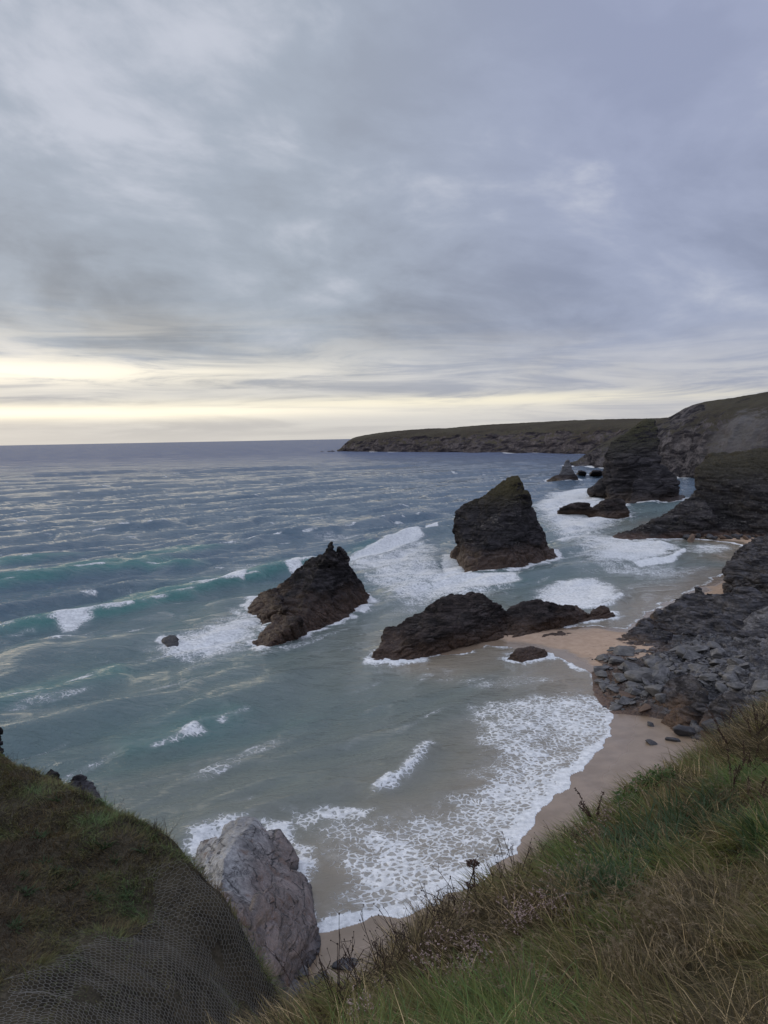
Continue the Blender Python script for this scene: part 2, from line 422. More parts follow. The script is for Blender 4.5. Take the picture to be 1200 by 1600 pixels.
def rock(name, hulls, voxel, amp, mat, bed=(0.35, 0.25), seed=1, dents=(), smooth=2, foot=True, cell=(1.5, 1.5, 0.55), rel=1.5, chip=1.0, warp=0.5, zlift=0.0):
    bm = bmesh.new()
    for hp in hulls:
        b2 = bmesh.new()
        for p in hp: b2.verts.new(p)
        r = bmesh.ops.convex_hull(b2, input=b2.verts)
        junk = [g for g in r['geom_interior'] if isinstance(g, bmesh.types.BMVert)] + [g for g in r['geom_unused'] if isinstance(g, bmesh.types.BMVert)]
        bmesh.ops.delete(b2, geom=list(set(junk)), context='VERTS')
        bmesh.ops.recalc_face_normals(b2, faces=b2.faces)
        tm = bpy.data.meshes.new('t'); b2.to_mesh(tm); b2.free(); bm.from_mesh(tm); bpy.data.meshes.remove(tm)
    me = bpy.data.meshes.new(name); bm.to_mesh(me); bm.free()
    o = bpy.data.objects.new(name, me); COL.objects.link(o)
    md = o.modifiers.new('r', 'REMESH'); md.mode = 'VOXEL'; md.voxel_size = voxel
    sm = o.modifiers.new('s', 'SMOOTH'); sm.factor = 0.5; sm.iterations = smooth
    dg = bpy.context.evaluated_depsgraph_get(); dg.update()
    me2 = bpy.data.meshes.new_from_object(o.evaluated_get(dg))
    o.modifiers.clear(); o.data = me2; bpy.data.meshes.remove(me)
    me2.name = name
    co = get_co(me2); no = get_no(me2)
    for cen, rad, vec in dents:
        g = np.exp(-((co - np.array(cen)) ** 2).sum(1) / (np.array(rad) ** 2 if np.isscalar(rad) else 1))
        co = co + g[:, None] * np.array(vec)
    ca, sa = math.cos(bed[0]), math.sin(bed[0]); cb, sb = math.cos(bed[1]), math.sin(bed[1])
    Rm = np.array([[1, 0, 0], [0, ca, -sa], [0, sa, ca]]) @ np.array([[cb, 0, sb], [0, 1, 0], [-sb, 0, cb]])
    q = co @ Rm.T
    wrp = np.stack([fbm(co / (9 * amp), 3, seed + 40 + i) for i in range(3)], 1) * 3.0 * amp * warp
    d = 1.5 * fbm(co / (11 * amp), 3, seed)
    f1, f2, rid = worley((q + wrp) / (amp * 6.5 * np.array(cell)), seed)
    e = f2 - f1
    d += 1.1 * (rid - 0.5) * sstep(0.0, 0.30, e) - 0.40 * (1 - sstep(0, 0.12, e))
    f1, f2, rid = worley((q + 0.5 * wrp) / (amp * 2.4 * np.array(cell)), seed + 5)
    e = f2 - f1
    d += chip * (0.32 * (rid - 0.5) * sstep(0.0, 0.3, e) - 0.22 * (1 - sstep(0, 0.15, e)))
    d += 0.26 * fbm(q / (amp * np.array([4.5, 4.5, 0.9])), 3, seed + 9)
    d += 0.25 * chip * fbm(co / (1.2 * amp), 3, seed + 13, ridge=True)
    co = co + no * (d * amp * rel)[:, None]
    c = co[:, :2].mean(0); org = np.array([c[0], c[1], zlift])
    set_co(me2, co - org); o.location = org
    me2.materials.clear(); me2.materials.append(mat)
    me2.polygons.foreach_set('use_smooth', np.ones(len(me2.polygons), bool)); me2.update()
    if foot:
        for hp in hulls:
            lo = hp[hp[:, 2] < 1.2][:, :2]
            if len(lo) > 2:
                cc = lo.mean(0); an = np.arctan2(lo[:, 1] - cc[1], lo[:, 0] - cc[0])
                hb = bmesh.new()
                # 2-D hull by gift wrapping
                pts = [tuple(v) for v in lo]; pts = sorted(set(pts)); 
                def half(ps):
                    h = []
                    for p in ps:
                        while len(h) > 1 and (h[-1][0] - h[-2][0]) * (p[1] - h[-2][1]) - (h[-1][1] - h[-2][1]) * (p[0] - h[-2][0]) <= 0: h.pop()
                        h.append(p)
                    return h
                hb.free()
                FOOT.append(np.array(half(pts)[:-1] + half(pts[::-1])[:-1]))
    return o

# ------------------------------------------------------------------ hills and cliffs in the distance
def cr(P, n):                              # Catmull-Rom through the rows of P
    P = np.asarray(P, float); k = len(P)
    t = np.linspace(0, k - 1, n); i = np.minimum(t.astype(int), k - 2); f = (t - i)[:, None]
    g = lambda j: P[np.clip(j, 0, k - 1)].reshape(n, -1)
    a, b, c, d = g(i - 1), g(i), g(i + 1), g(i + 2)
    o = 0.5 * (2 * b + (c - a) * f + (2 * a - 5 * b + 4 * c - d) * f ** 2 + (3 * b - a - 3 * c + d) * f ** 3)
    return o.reshape((n,) + P.shape[1:])
def strip(name, st, nc, nr, mat, amp, seed, label):
    S = np.array([[tuple(p) for p in s] for s in st])          # stations x rows x 3
    A = cr(S, nc)
    t = np.linspace(0, 1, nr); k = S.shape[1]
    u = t * (k - 1); i = np.minimum(u.astype(int), k - 2); f = (u - i)[None, :, None]
    G = A[:, i] * (1 - f) + A[:, i + 1] * f                      # nc x nr x 3
    G = np.swapaxes(G, 0, 1)
    P = G.reshape(-1, 3)
    du = np.gradient(G, axis=1); dv = np.gradient(G, axis=0)
    N = np.cross(du, dv).reshape(-1, 3); N /= np.linalg.norm(N, axis=1)[:, None] + 1e-9
    N[N[:, 2] < 0] *= 1.0
    s = np.array([1.0, 1.0, 0.5])
    d = 1.2 * fbm(P * s / (9 * amp), 5, seed, ridge=True) + 0.7 * fbm(P * np.array([1, 1, .35]) / (3 * amp), 4, seed + 20, ridge=True)
    f1, f2, rid = worley((P + 4 * amp * np.stack([fbm(P / (6 * amp), 3, seed + 31 + q) for q in range(3)], 1)) / (5 * amp * np.array([1, 1, 1.6])), seed + 7)
    d += 0.7 * (rid - 0.5) * sstep(0, .3, f2 - f1)
    row = np.repeat(t, nc)
    fade = sstep(0.0, 0.06, row) * (1 - 0.85 * sstep(0.50, 0.72, row))
    side = np.where(N[:, 2] + 1e-6 > -1, 1, 1)
    P = P + N * (d * amp * fade)[:, None]
    return tag(mesh_np(name, P, grid_faces(nr, nc), mat), label, kind='structure')

M_FARHILL = hill_mat('headland_rock_heath_hazed', (0.022, 0.019, 0.023), (0.150, 0.128, 0.125), (0.070, 0.056, 0.045), (0.078, 0.072, 0.045), 1.6)  # rock and heath colours lightened to stand in for distance haze
M_HILL = hill_mat('cliff_rock_heath_hazed', (0.020, 0.0185, 0.023), (0.150, 0.136, 0.140), (0.066, 0.057, 0.046), (0.074, 0.068, 0.045), 0.8,  # haze put into the colour here too: paler rock and heath
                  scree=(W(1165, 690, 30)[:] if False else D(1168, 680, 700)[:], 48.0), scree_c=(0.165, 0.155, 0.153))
def st_far(x, yb, yc, yt, back=420, cl=70):
    b = W(x, yb, 0); Yb = b.y
    b0 = b.copy(); b0.z = -4
    c = D(x, yc, Yb + cl); t = D(x, yt, Yb + back)
    e = t + Vector((t.x, t.y, 0)).normalized() * 900; e.z = t.z - 30
    m = b.lerp(c, 0.45); m.y -= 8
    return [b0, b, m, c, c.lerp(t, 0.5) + Vector((0, 0, 1.5)), t, e]
far_st = [st_far(527, 705.2, 704.9, 704.7, 40, 20), st_far(537, 705, 700, 697, 120, 50), st_far(545, 705.3, 694, 688.5, 200), st_far(560, 705.6, 690, 682),
          st_far(600, 706, 686, 675.5), st_far(650, 706.3, 683, 671), st_far(700, 706.6, 681, 668.5), st_far(750, 707, 680, 664.5),
          st_far(800, 707.3, 678, 661.5), st_far(850, 708, 676, 659), st_far(900, 709, 675, 656.5), st_far(960, 710, 673, 655), st_far(1040, 712, 672, 653), st_far(1140, 714, 670, 650)]
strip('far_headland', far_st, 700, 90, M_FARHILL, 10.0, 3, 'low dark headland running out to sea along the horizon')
def st_hill(x, yb, yc, yt, back=150, cl=45, tx=None):
    b = W(x, yb, 0); b0 = b.copy(); b0.z = -4
    c = D(x, yc, b.y + cl); t = D(tx or x, yt, b.y + back)
    e = t + Vector((t.x, t.y, 0)).normalized() * 500; e.z = t.z - 15
    m = b.lerp(c, 0.5); m.y -= 6
    return [b0, b, m, c, c.lerp(t, 0.5) + Vector((0, 0, 2.0)), t, e]
hill_st = [st_hill(886, 727, 726.6, 726.2, 12, 5), st_hill(900, 727.5, 724, 722, 40, 15), st_hill(918, 728.5, 715, 708, 70, 25), st_hill(940, 731, 706, 694, 110), st_hill(965, 733, 700, 680), st_hill(985, 736, 696, 669),
           st_hill(1015, 739, 690, 661), st_hill(1045, 743, 684, 652), st_hill(1075, 747, 678, 636), st_hill(1105, 751, 676, 627.5), st_hill(1140, 754, 668, 621.5),
           st_hill(1180, 757, 662, 616), st_hill(1225, 760, 655, 610), st_hill(1300, 764, 650, 600), st_hill(1450, 775, 640, 590), st_hill(1700, 790, 630, 580)]
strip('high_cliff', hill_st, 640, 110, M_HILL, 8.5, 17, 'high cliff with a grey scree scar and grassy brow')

# ------------------------------------------------------------------ sea stacks and rocks
def stack(o, label, cat='sea stack', group=None):
    return tag(o, label, cat, group)
stack(rock('sea_stack', [
    hull([W(716, 882), W(738, 897), W(792, 893), W(866, 874), D(812, 744, 283), D(817, 757, 282), D(790, 753, 287), D(711, 803, 284), D(723, 792, 286),
          D(720, 838, 282), D(828, 787, 281), D(841, 818, 280), D(854, 847, 279), D(750, 868, 259), D(790, 815, 271), D(838, 862, 268)], 24),
    hull([W(707, 871), W(714, 882), W(738, 896), W(770, 886), D(714, 850, 284), D(720, 838, 283), D(742, 862, 264)], 14),
    hull([W(790, 892), W(868, 875), W(871, 872), D(862, 858, 277), D(840, 848, 272), W(830, 884)], 14)],
    0.34, 1.0, M_STACK, (0.75, 0.55), 5, cell=(1.7, 1.4, 0.95), smooth=1, rel=1.7, dents=[(D(727, 865, 272), 4.5, (3, 6, 0))]),
    'tall dark triangular sea stack with a slanting top, behind the low brown ridge')
stack(rock('sea_stack', [
    hull([W(440, 1007), W(500, 983), W(545, 965), W(577, 946), D(577, 930, 208), D(566, 907, 206), D(547, 894, 204), D(539, 880, 202), D(505, 874, 202),
          D(485, 882, 205), D(435, 917, 207), D(410, 934, 209), W(398, 958), D(470, 960, 190), D(530, 945, 194)], 12),
    hull([D(519, 847, 200), D(513, 855, 200), D(502, 869, 201), D(494, 890, 198), D(524, 860, 199), D(528, 880, 197), D(508, 872, 196)], 5.0),
    hull([D(412, 936, 207), D(436, 919, 206), D(482, 890, 203), W(470, 988, 1.5), W(432, 984, 1.6), W(428, 966, 3), W(444, 1000, 0.6)], 6),
    hull([D(530, 856, 200), D(543, 870, 201), D(543, 895, 201), D(515, 890, 198), D(521, 871, 199)], 5),
    hull([W(395, 1009), W(404, 1020), W(440, 1008), W(480, 990), W(418, 984, 2.0), W(445, 975, 4.5), W(470, 965, 6)], 5),
    hull([W(388, 946), W(394, 961), W(430, 969), W(404, 934, 1.6), W(430, 922, 5), W(448, 950, 6)], 6)],
    0.20, 0.62, M_STACK, (0.75, -0.55), 9, smooth=1, rel=1.8, cell=(2.2, 1.3, 0.5)),
    'dark jagged sea stack with a broken peak, left of all the other stacks')
lr = rock('rock_ridge', [
    hull([W(578, 1033), W(640, 1032), W(690, 1018), W(748, 1000), W(606, 985, 2.6), W(630, 974, 3.6), W(676, 957, 5.0), W(681, 941, 6.8), W(702, 936, 7.4),
          W(755, 931, 8), W(772, 939, 7.2), W(788, 951, 5.2), W(792, 970, 3.2), W(786, 996, 0.2), W(690, 985, 5.0)], 7),
    hull([W(574, 1034), W(590, 1038), W(622, 1035), W(582, 1020, 1.4), W(602, 1004, 2.6), W(640, 1010, 2)], 4),
    hull([W(792, 1000), W(786, 957, 4.2), W(810, 947, 5.2), W(850, 942, 5.0), W(868, 950, 4), W(920, 956, 1.8), W(912, 971), W(842, 989), W(860, 965, 3.5)], 6),
    hull([W(905, 972), W(962, 963), W(952, 951, 1.5), W(925, 955, 1.8)], 4)],
    0.17, 0.5, M_LOW, (0.5, 0.35), 21, smooth=1, rel=1.9, dents=[(W(786, 975, 2.5), 1.5, (0, 2.2, -0.8))], cell=(2.0, 1.2, 0.6))
stack(lr, 'long low brown rock ridge joined to the sand spit in the cove', 'rock')
stack(rock('beach_rock', [hull([W(790, 1031), W(815, 1037), W(852, 1028), W(856, 1022), W(802, 1018, 1.8), W(828, 1010, 2.1), W(850, 1014, 1.5)], 2.2)], 0.13, 0.28, M_LOW, (0.4, 0.3), 31),
      'brown boulder standing in the shallows in front of the sand spit', 'rock')
stack(rock('beach_rock', [hull([W(840, 1003), W(870, 1003), W(902, 996), W(850, 991, 0.9), W(880, 988, 0.8)], 2.5)], 0.13, 0.25, M_LOW, (0.3, 0.3), 33, foot=False),
      'flat brown rock half sunk in the dry sand behind the boulder', 'rock')
stack(rock('surf_rock', [hull([W(250, 1003), W(262, 1010), W(278, 1009), W(280, 1000), W(254, 997, .9), W(266, 992, 1.6), W(276, 994, 1.5)], 1.6)], 0.13, 0.28, M_DARKB, (0.4, 0.5), 37),
      'small black rock alone in the foam left of the jagged stack', 'rock')
stack(rock('surf_rock', [hull([W(82, 1003), W(96, 1005), W(112, 1002), W(90, 1000, .5), W(104, 1000, .4)], 1.6)], 0.13, 0.2, M_DARKB, (0.4, 0.5), 38),
      'barely awash black rock behind the broken wave at far left', 'rock')
# the big far stack
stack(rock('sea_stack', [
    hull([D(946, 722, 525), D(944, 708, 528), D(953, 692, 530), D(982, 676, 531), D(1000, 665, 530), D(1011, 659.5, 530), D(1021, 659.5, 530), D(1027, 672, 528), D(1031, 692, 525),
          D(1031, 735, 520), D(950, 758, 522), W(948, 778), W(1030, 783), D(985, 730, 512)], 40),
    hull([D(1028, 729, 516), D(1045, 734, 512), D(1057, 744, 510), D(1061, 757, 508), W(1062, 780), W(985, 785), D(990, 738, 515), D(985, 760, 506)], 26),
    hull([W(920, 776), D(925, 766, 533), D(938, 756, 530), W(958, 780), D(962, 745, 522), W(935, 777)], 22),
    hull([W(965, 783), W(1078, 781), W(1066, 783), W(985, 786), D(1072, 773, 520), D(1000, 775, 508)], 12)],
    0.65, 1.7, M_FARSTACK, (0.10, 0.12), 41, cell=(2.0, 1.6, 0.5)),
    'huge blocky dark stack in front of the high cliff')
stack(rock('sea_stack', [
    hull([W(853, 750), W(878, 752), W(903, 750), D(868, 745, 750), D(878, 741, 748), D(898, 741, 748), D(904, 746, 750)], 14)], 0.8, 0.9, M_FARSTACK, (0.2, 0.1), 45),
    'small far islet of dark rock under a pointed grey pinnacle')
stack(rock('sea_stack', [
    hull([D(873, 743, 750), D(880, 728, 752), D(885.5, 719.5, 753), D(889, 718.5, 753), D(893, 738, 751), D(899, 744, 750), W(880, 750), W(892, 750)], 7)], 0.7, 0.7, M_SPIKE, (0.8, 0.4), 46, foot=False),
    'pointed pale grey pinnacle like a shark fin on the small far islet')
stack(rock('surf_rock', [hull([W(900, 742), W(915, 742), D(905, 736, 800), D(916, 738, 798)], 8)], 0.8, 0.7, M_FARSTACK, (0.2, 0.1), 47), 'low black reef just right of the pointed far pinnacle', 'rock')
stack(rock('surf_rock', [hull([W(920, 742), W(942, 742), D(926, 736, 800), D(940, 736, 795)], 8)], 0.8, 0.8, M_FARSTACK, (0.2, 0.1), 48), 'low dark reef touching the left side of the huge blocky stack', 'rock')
stack(rock('rock_ridge', [
    hull([W(871, 804), W(900, 805), W(926, 805), D(872, 794, 420), D(886, 788, 422), D(905, 787, 423), D(923, 786, 423), D(928, 795, 420)], 10),
    hull([W(917, 806), W(922, 797), D(928, 794, 420), D(945, 782, 420), D(960, 784, 420), D(974, 785, 420), D(977, 795, 417), D(985, 799, 415), W(985, 807), W(945, 809)], 12)],
    0.5, 0.95, M_LOW, (0.1, 0.1), 51), 'long low dark reef with a notch, in the foam below the huge blocky stack', 'rock')
# far off the tip of the headland
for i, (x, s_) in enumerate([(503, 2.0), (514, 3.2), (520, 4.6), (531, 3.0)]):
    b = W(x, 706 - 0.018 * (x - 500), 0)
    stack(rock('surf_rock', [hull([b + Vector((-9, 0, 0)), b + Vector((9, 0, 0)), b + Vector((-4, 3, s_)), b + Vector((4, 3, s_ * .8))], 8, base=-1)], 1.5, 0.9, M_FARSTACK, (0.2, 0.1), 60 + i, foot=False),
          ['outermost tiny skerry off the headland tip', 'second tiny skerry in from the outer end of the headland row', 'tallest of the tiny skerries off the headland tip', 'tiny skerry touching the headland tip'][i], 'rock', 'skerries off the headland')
# near right-hand cliff
nc = rock('cliff', [
    hull([W(1085, 836), W(1200, 842), W(1340, 855), D(1088, 731, 352), D(1098, 719, 362), D(1140, 713, 372), D(1200, 706, 362), D(1340, 695, 350), D(1110, 790, 338), D(1200, 800, 330)], 70, 0.9),
    hull([W(1000, 844), W(1045, 841), D(1022, 812, 333), D(1046, 803, 336), D(1062, 790, 340), D(1082, 774, 345), D(1094, 768, 348), W(1110, 838), W(1150, 838), D(1110, 800, 330), D(1060, 822, 325)], 22),
    hull([W(958, 843), W(975, 846), W(1010, 846), W(1040, 843), D(978, 831, 331), D(1000, 822, 332), D(1024, 812, 333), D(1045, 815, 330)], 10),
    hull([D(1100, 725, 380), D(1112, 712, 395), D(1130, 708, 400), D(1150, 714, 395), W(1100, 820), W(1170, 822)], 60)],
    0.62, 1.35, M_CLIFF, (0.25, -0.30), 71, dents=[(D(1141, 812, 333), 5.5, (0, 9, 0)), (D(1215, 815, 330), 6, (0, 7, 0))], cell=(2.0, 1.6, 0.5))
tag(nc, 'dark near cliff with mossy top and a promontory running left into the surf', 'cliff')

# ------------------------------------------------------------------ beach (one sheet of sand running under the sea)
LAND = [[W(*p) for p in [(300, 1640), (440, 1560), (470, 1500), (505, 1467), (560, 1455), (610, 1441), (660, 1422), (710, 1400), (752, 1376), (783, 1346), (806, 1318), (838, 1294), (852, 1262),
                         (882, 1232), (916, 1200), (946, 1165), (965, 1127), (962, 1100), (944, 1077), (922, 1058), (898, 1040), (876, 1026), (845, 1018), (800, 1012), (765, 1008), (725, 1020), (690, 1022),
                         (690, 1000), (800, 975), (890, 981), (930, 977), (985, 984), (1005, 962), (1070, 930), (1135, 895), (1250, 900), (1500, 930), (1700, 1300), (1500, 1900), (600, 1900)]],
        [W(*p) for p in [(1045, 836), (1100, 842.5), (1150, 848), (1172, 855), (1178, 863), (1168, 873), (1210, 890), (1500, 880), (1500, 830), (1200, 800), (1060, 820)]]]
LAND = [np.array([tuple(p) for p in L]) for L in LAND]
def land_sd(P):
    p3_ = np.c_[P, np.zeros(len(P))]
    P = P + np.stack([fbm(p3_ / 7.0, 3, 410), fbm(p3_ / 7.0, 3, 420)], 1) * 2.6 + np.stack([np.abs(perlin(p3_ / 2.6, 430)), perlin(p3_ / 2.6, 431)], 1) * 0.9
    return np.maximum(poly_sd(P, LAND[0]), poly_sd(P, LAND[1]))
def sand_z(P, sd):
    z = np.where(sd > 0, 0.055 * sd, 0.05 * sd)
    z = np.minimum(z, 2.2 + 0.02 * sd)
    p3 = np.concatenate([P, np.zeros((len(P), 1))], 1)
    return np.maximum(z, -3.0) + 0.06 * fbm(p3 / 6.0, 3, 4) * sstep(0, 5, np.abs(sd))
gx, gy = np.meshgrid(np.arange(-40, 190, 0.6), np.arange(50, 400, 0.9))
P = np.stack([gx.ravel(), gy.ravel()], 1); sdl = land_sd(P)
z = sand_z(P, sdl)
ms, t = new_mat('wet_and_dry_sand')
g = t.n('ShaderNodeNewGeometry', out=0)
sda = t.attr('inland', 2)
nz_ = t.noise(g, 0.25, 5, 0.6)
wet = t.mr(t.m('ADD', sda, t.m('MULTIPLY', t.m('SUBTRACT', nz_, 0.5), 6.0)), t.m('MULTIPLY', t.attr('wetw', 2), 0.5), t.m('MULTIPLY', t.attr('wetw', 2), 1.1), 1.0, 0.0)
fine = t.noise(g, 14.0, 4, 0.7)
dry = t.mix(t.mr(t.noise(g, 0.7, 6, 0.65), 0.3, 0.7), (0.36, 0.245, 0.165), (0.45, 0.32, 0.225))
wetc = t.mix(t.mr(t.noise(g, 0.35, 5, 0.6), 0.3, 0.7), (0.20, 0.145, 0.097), (0.265, 0.195, 0.135))
sc = t.mix(t.m('MULTIPLY', t.mr(fine, 0.3, 0.7), 0.25), t.mix(wet, dry, wetc), (0.16, 0.115, 0.085))
wrk = t.m('MULTIPLY', t.mr(t.noise(g, 0.9, 7, 0.7, 1.5), 0.60, 0.64), t.mr(t.noise(g, 0.12, 2), 0.42, 0.55))
sc = t.mix(t.m('MULTIPLY', wrk, t.m('SUBTRACT', 1.0, wet)), sc, (0.045, 0.032, 0.025))
principled(t, sc, t.m('SUBTRACT', t.mr(wet, 0, 1, 0.9, 0.34), t.mr(sda, 1.0, 5.0, 0.18, 0.0)), t.mr(wet, 0, 1, 0.2, 0.5), bump(t, t.m('ADD', t.noise(g, 1.2, 5, 0.6), t.m('MULTIPLY', fine, 0.12)), 0.35, 0.10))
wetw = np.where(P[:, 1] < 125, 20.0, 4.0) + 0 * P[:, 1]
wetw = 5.0 + 22.0 * (1 - sstep(105, 135, P[:, 1]))
tag(mesh_np('sand_beach', np.c_[P, z], grid_faces(gx.shape[0], gx.shape[1])[:, ::1], ms, attrs={'inland': sdl, 'wetw': wetw}), 'tan sand of the cove, wet along the water', kind='structure')
# ------------------------------------------------------------------ rocks on the right-hand shore
tag(rock('shore_crag', [
    hull([W(1133, 936, 0.5), W(1139, 905, 7), W(1137, 886, 9), W(1158, 871, 11.5), W(1180, 862, 13), W(1210, 851, 15), W(1280, 830, 19), W(1290, 930, 7), W(1290, 960, 3), W(1200, 955, 2), W(1200, 905, 9), W(1160, 925, 4)], 45, 0.9),
    hull([W(1060, 945, 4.0), W(1064, 934, 5.6), W(1096, 920, 7.2), W(1103, 925, 7), W(1104, 938, 6), W(1070, 950, 3.5), W(1080, 960, 2)], 2.5),
    hull([W(1000, 975, 0.6), W(1010, 984, 0.6), W(1060, 1002, 0.6), W(1150, 1010, 3), W(1044, 955, 3.4), W(1066, 943, 4.8), W(1104, 935, 6.2), W(1140, 934, 7.2), W(1200, 930, 9), W(1260, 935, 9), W(1260, 1000, 6), W(1080, 990, 3)], 9),
    hull([W(960, 1004, 0.2), W(985, 1013, 0.2), W(1030, 1018, 0.6), W(975, 988, 1.2), W(1010, 972, 2.4), W(1050, 990, 2.2)], 4)],
    0.22, 0.80, M_DSLATE, (0.45, -0.35), 83, smooth=1, rel=1.9, cell=(2.6, 1.4, 0.45)), 'dark crag and slabs of slate standing over the boulder spill', 'rock')
M_BSLATE = rock_mat('brown_stained_slate', (0.020, 0.018, 0.019), (0.105, 0.096, 0.096), weed=(0.085, 0.047, 0.027), tide=(1.2, 4.6), bed=(0.5, 0.35, 0.2), s=0.55, veins=0.4)
for hp, lab, sd0 in [([W(1003, 1110, .2), W(1040, 1126, .2), W(1076, 1130, 1), W(1110, 1082, 6), W(1086, 1056, 6), W(1048, 1066, 4.3), W(1026, 1090, 2.6)], 'long brown slanting slab with a lichen grey top, leaning on the spill', 101),
                     ([W(1030, 1132, 0), W(1060, 1150, 0), W(1104, 1142, 1), W(1122, 1106, 4.5), W(1090, 1100, 4.6), W(1052, 1114, 2.4)], 'blunt brown wedge of rock over the wet sand, under the long slanting slab', 102),
                     ([W(1085, 1135, .6), W(1076, 1160, .1), W(1112, 1176, .2), W(1165, 1160, 2), W(1196, 1110, 6.4), W(1150, 1086, 7), W(1110, 1098, 5)], 'dark purplish block of slate just above the rim of the grass', 103)]:
    tag(rock('slate_slab', [hull(hp, 4, base=-1)], 0.15, 0.42, M_BSLATE, (0.45, -0.55), sd0, foot=False, cell=(2.6, 1.4, 0.6), rel=1.2), lab, 'rock')
tag(rock('smooth_boulder', [hull([W(1150, 1000, 3.0), W(1157, 975, 5.2), W(1175, 960, 7.0), W(1205, 950, 8.6), W(1260, 945, 9.5), W(1250, 1000, 5), W(1195, 1005, 3.2), W(1175, 985, 5.0)], 5, base=0.5)],
     0.20, 0.32, M_SLATE, (0.2, 0.4), 87, cell=(3, 2.4, 1.2), foot=False), 'big smooth grey boulder below the dark crag at the right edge', 'boulder')
# the sloping rocky ground under the boulders
RG = RBF([W(930, 1052, 0.2), W(915, 1100, -0.6), W(945, 1020, 0.6), W(935, 1080, 0.3), W(958, 1112, 0.2), W(1000, 1118, 0.2), W(1050, 1135, 0.0), W(1074, 1162, 0.2), W(1110, 1180, 0.2), W(1150, 1200, 0.2),
          W(985, 1005, 0.6), W(1030, 1015, 1.2), W(1100, 1015, 2.8), W(1200, 1010, 5.5), W(1290, 1005, 8), W(1000, 1060, 1.6), W(1060, 1050, 2.6), W(1120, 1045, 4.4), W(1200, 1045, 6.6), W(1290, 1050, 10),
          W(1010, 1095, 1.8), W(1060, 1085, 3.4), W(1130, 1085, 5.2), W(1200, 1085, 8.0), W(1060, 1120, 1.8), W(1100, 1130, 2.6), W(1140, 1130, 4.2), W(1200, 1130, 7), W(1290, 1130, 11), W(1120, 1155, 1.6), W(1170, 1170, 4), W(1260, 1180, 9), W(1000, 975, -0.5), W(1100, 960, 0), W(1300, 950, 6), W(1200, 1230, 4), W(1300, 1260, 8)], 0.3)
gx, gy = np.meshgrid(np.arange(28, 110, 0.22), np.arange(84, 185, 0.22))
P = np.stack([gx.ravel(), gy.ravel()], 1); zz = RG(P)
p3 = np.c_[P, zz]
ppx = px(p3)
q = p3 @ np.array(Matrix.Rotation(0.45, 3, 'X') @ Matrix.Rotation(-0.35, 3, 'Y')).T
wrp = np.stack([fbm(p3 / 5, 3, 700 + i) for i in range(3)], 1) * 2.2
f1, f2, rid = worley((q + wrp) / np.array([4.6, 2.6, 1.0]), 71); e = f2 - f1
dz = 1.1 * (rid - 0.5) * sstep(0, .25, e) - 0.5 * (1 - sstep(0, .12, e)) + 1.5 * fbm(p3 / 7, 3, 703) 
f1, f2, rid = worley((q + .5 * wrp) / np.array([1.7, 1.0, 0.45]), 72); e = f2 - f1
dz += 0.42 * (rid - 0.5) * sstep(0, .25, e) - 0.2 * (1 - sstep(0, .15, e)) + 0.3 * fbm(p3 / 0.8, 3, 709)
zz = zz + dz * sstep(-0.2, 1.2, zz)
keepv = np.ones(len(P), bool)
RF = grid_faces(gx.shape[0], gx.shape[1])
zs = zz.reshape(gx.shape)
out = tag(mesh_np('rock_shelf', np.c_[P, zz], RF, M_SLATE), 'rocky shelf of broken grey slate at the cliff foot', kind='structure')
RT = BVHTree.FromPolygons([tuple(v) for v in np.c_[P, zz]], [tuple(int(a) for a in f) for f in RF])

# boulders: a few shapes, then copies, each a thing of its own
def boulder_mesh(name, seed, flat, mat, sub=4):
    bm = bmesh.new(); bmesh.ops.create_icosphere(bm, subdivisions=sub, radius=1.0)
    me = bpy.data.meshes.new(name); bm.to_mesh(me); bm.free()
    co = get_co(me); rs_ = np.random.default_rng(seed)
    for k in range(11):                                       # cleave with planes
        n = rs_.normal(size=3); n[2] *= 1.2; n /= np.linalg.norm(n); dd = rs_.uniform(0.42, 0.78)
        s_ = co @ n - dd; co -= np.outer(np.where(s_ > 0, s_, 0) * 0.96, n)
    co *= np.array([1.0, rs_.uniform(.6, .85), flat])
    no = co / (np.linalg.norm(co, axis=1)[:, None] + 1e-6)
    co += no * (0.10 * fbm(co * 1.6, 3, seed) + 0.035 * fbm(co * 6 * np.array([1, 1, 2.5]), 3, seed + 3, ridge=True))[:, None]
    set_co(me, co); me.materials.append(mat)
    me.polygons.foreach_set('use_smooth', np.full(len(me.polygons), sub > 3))
    return me
BM = [boulder_mesh('slate_boulder', 900 + i, f, M_BOULD, 3) for i, f in enumerate([.34, .42, .5, .62, .38, .55, .3, .46])]
BB = [boulder_mesh('brown_boulder', 930 + i, f, M_BROWNB, 4) for i, f in enumerate([.5, .6, .45])]
BD = [boulder_mesh('dark_boulder', 950 + i, f, M_DARKB, 4) for i, f in enumerate([.5, .4, .6])]
def put(src, me, x, y, size, rz=None, tilt=0.25, z=None, sink=0.3, name='slate_boulder'):
    b = W(x, y, 1.0)
    hit = RT.ray_cast(Vector((0, 0, H)), ray(x, y).normalized())
    loc = hit[0] if hit[0] is not None and z is None else W(x, y, z if z is not None else 0.5)
    o = src.copy() if src else bpy.data.objects.new(name, me)
    o.data = me; COL.objects.link(o)
    if o.name.split('.')[0] != name: o.name = name
    o.location = loc + Vector((0, 0, size * sink * 0.5))
    o.rotation_euler = (random.gauss(0, tilt), random.gauss(0, tilt), random.uniform(0, 6.28) if rz is None else rz)
    o.scale = (size, size, size)
    return o
proto = None
region = [(945, 1018), (975, 1008), (1030, 1018), (1100, 1012), (1145, 1012), (1165, 1040), (1150, 1062), (1200, 1070), (1200, 1090), (1130, 1078), (1085, 1075), (1050, 1085), (1020, 1100), (960, 1112), (940, 1080), (938, 1050)]
cnt = 0; taken = []
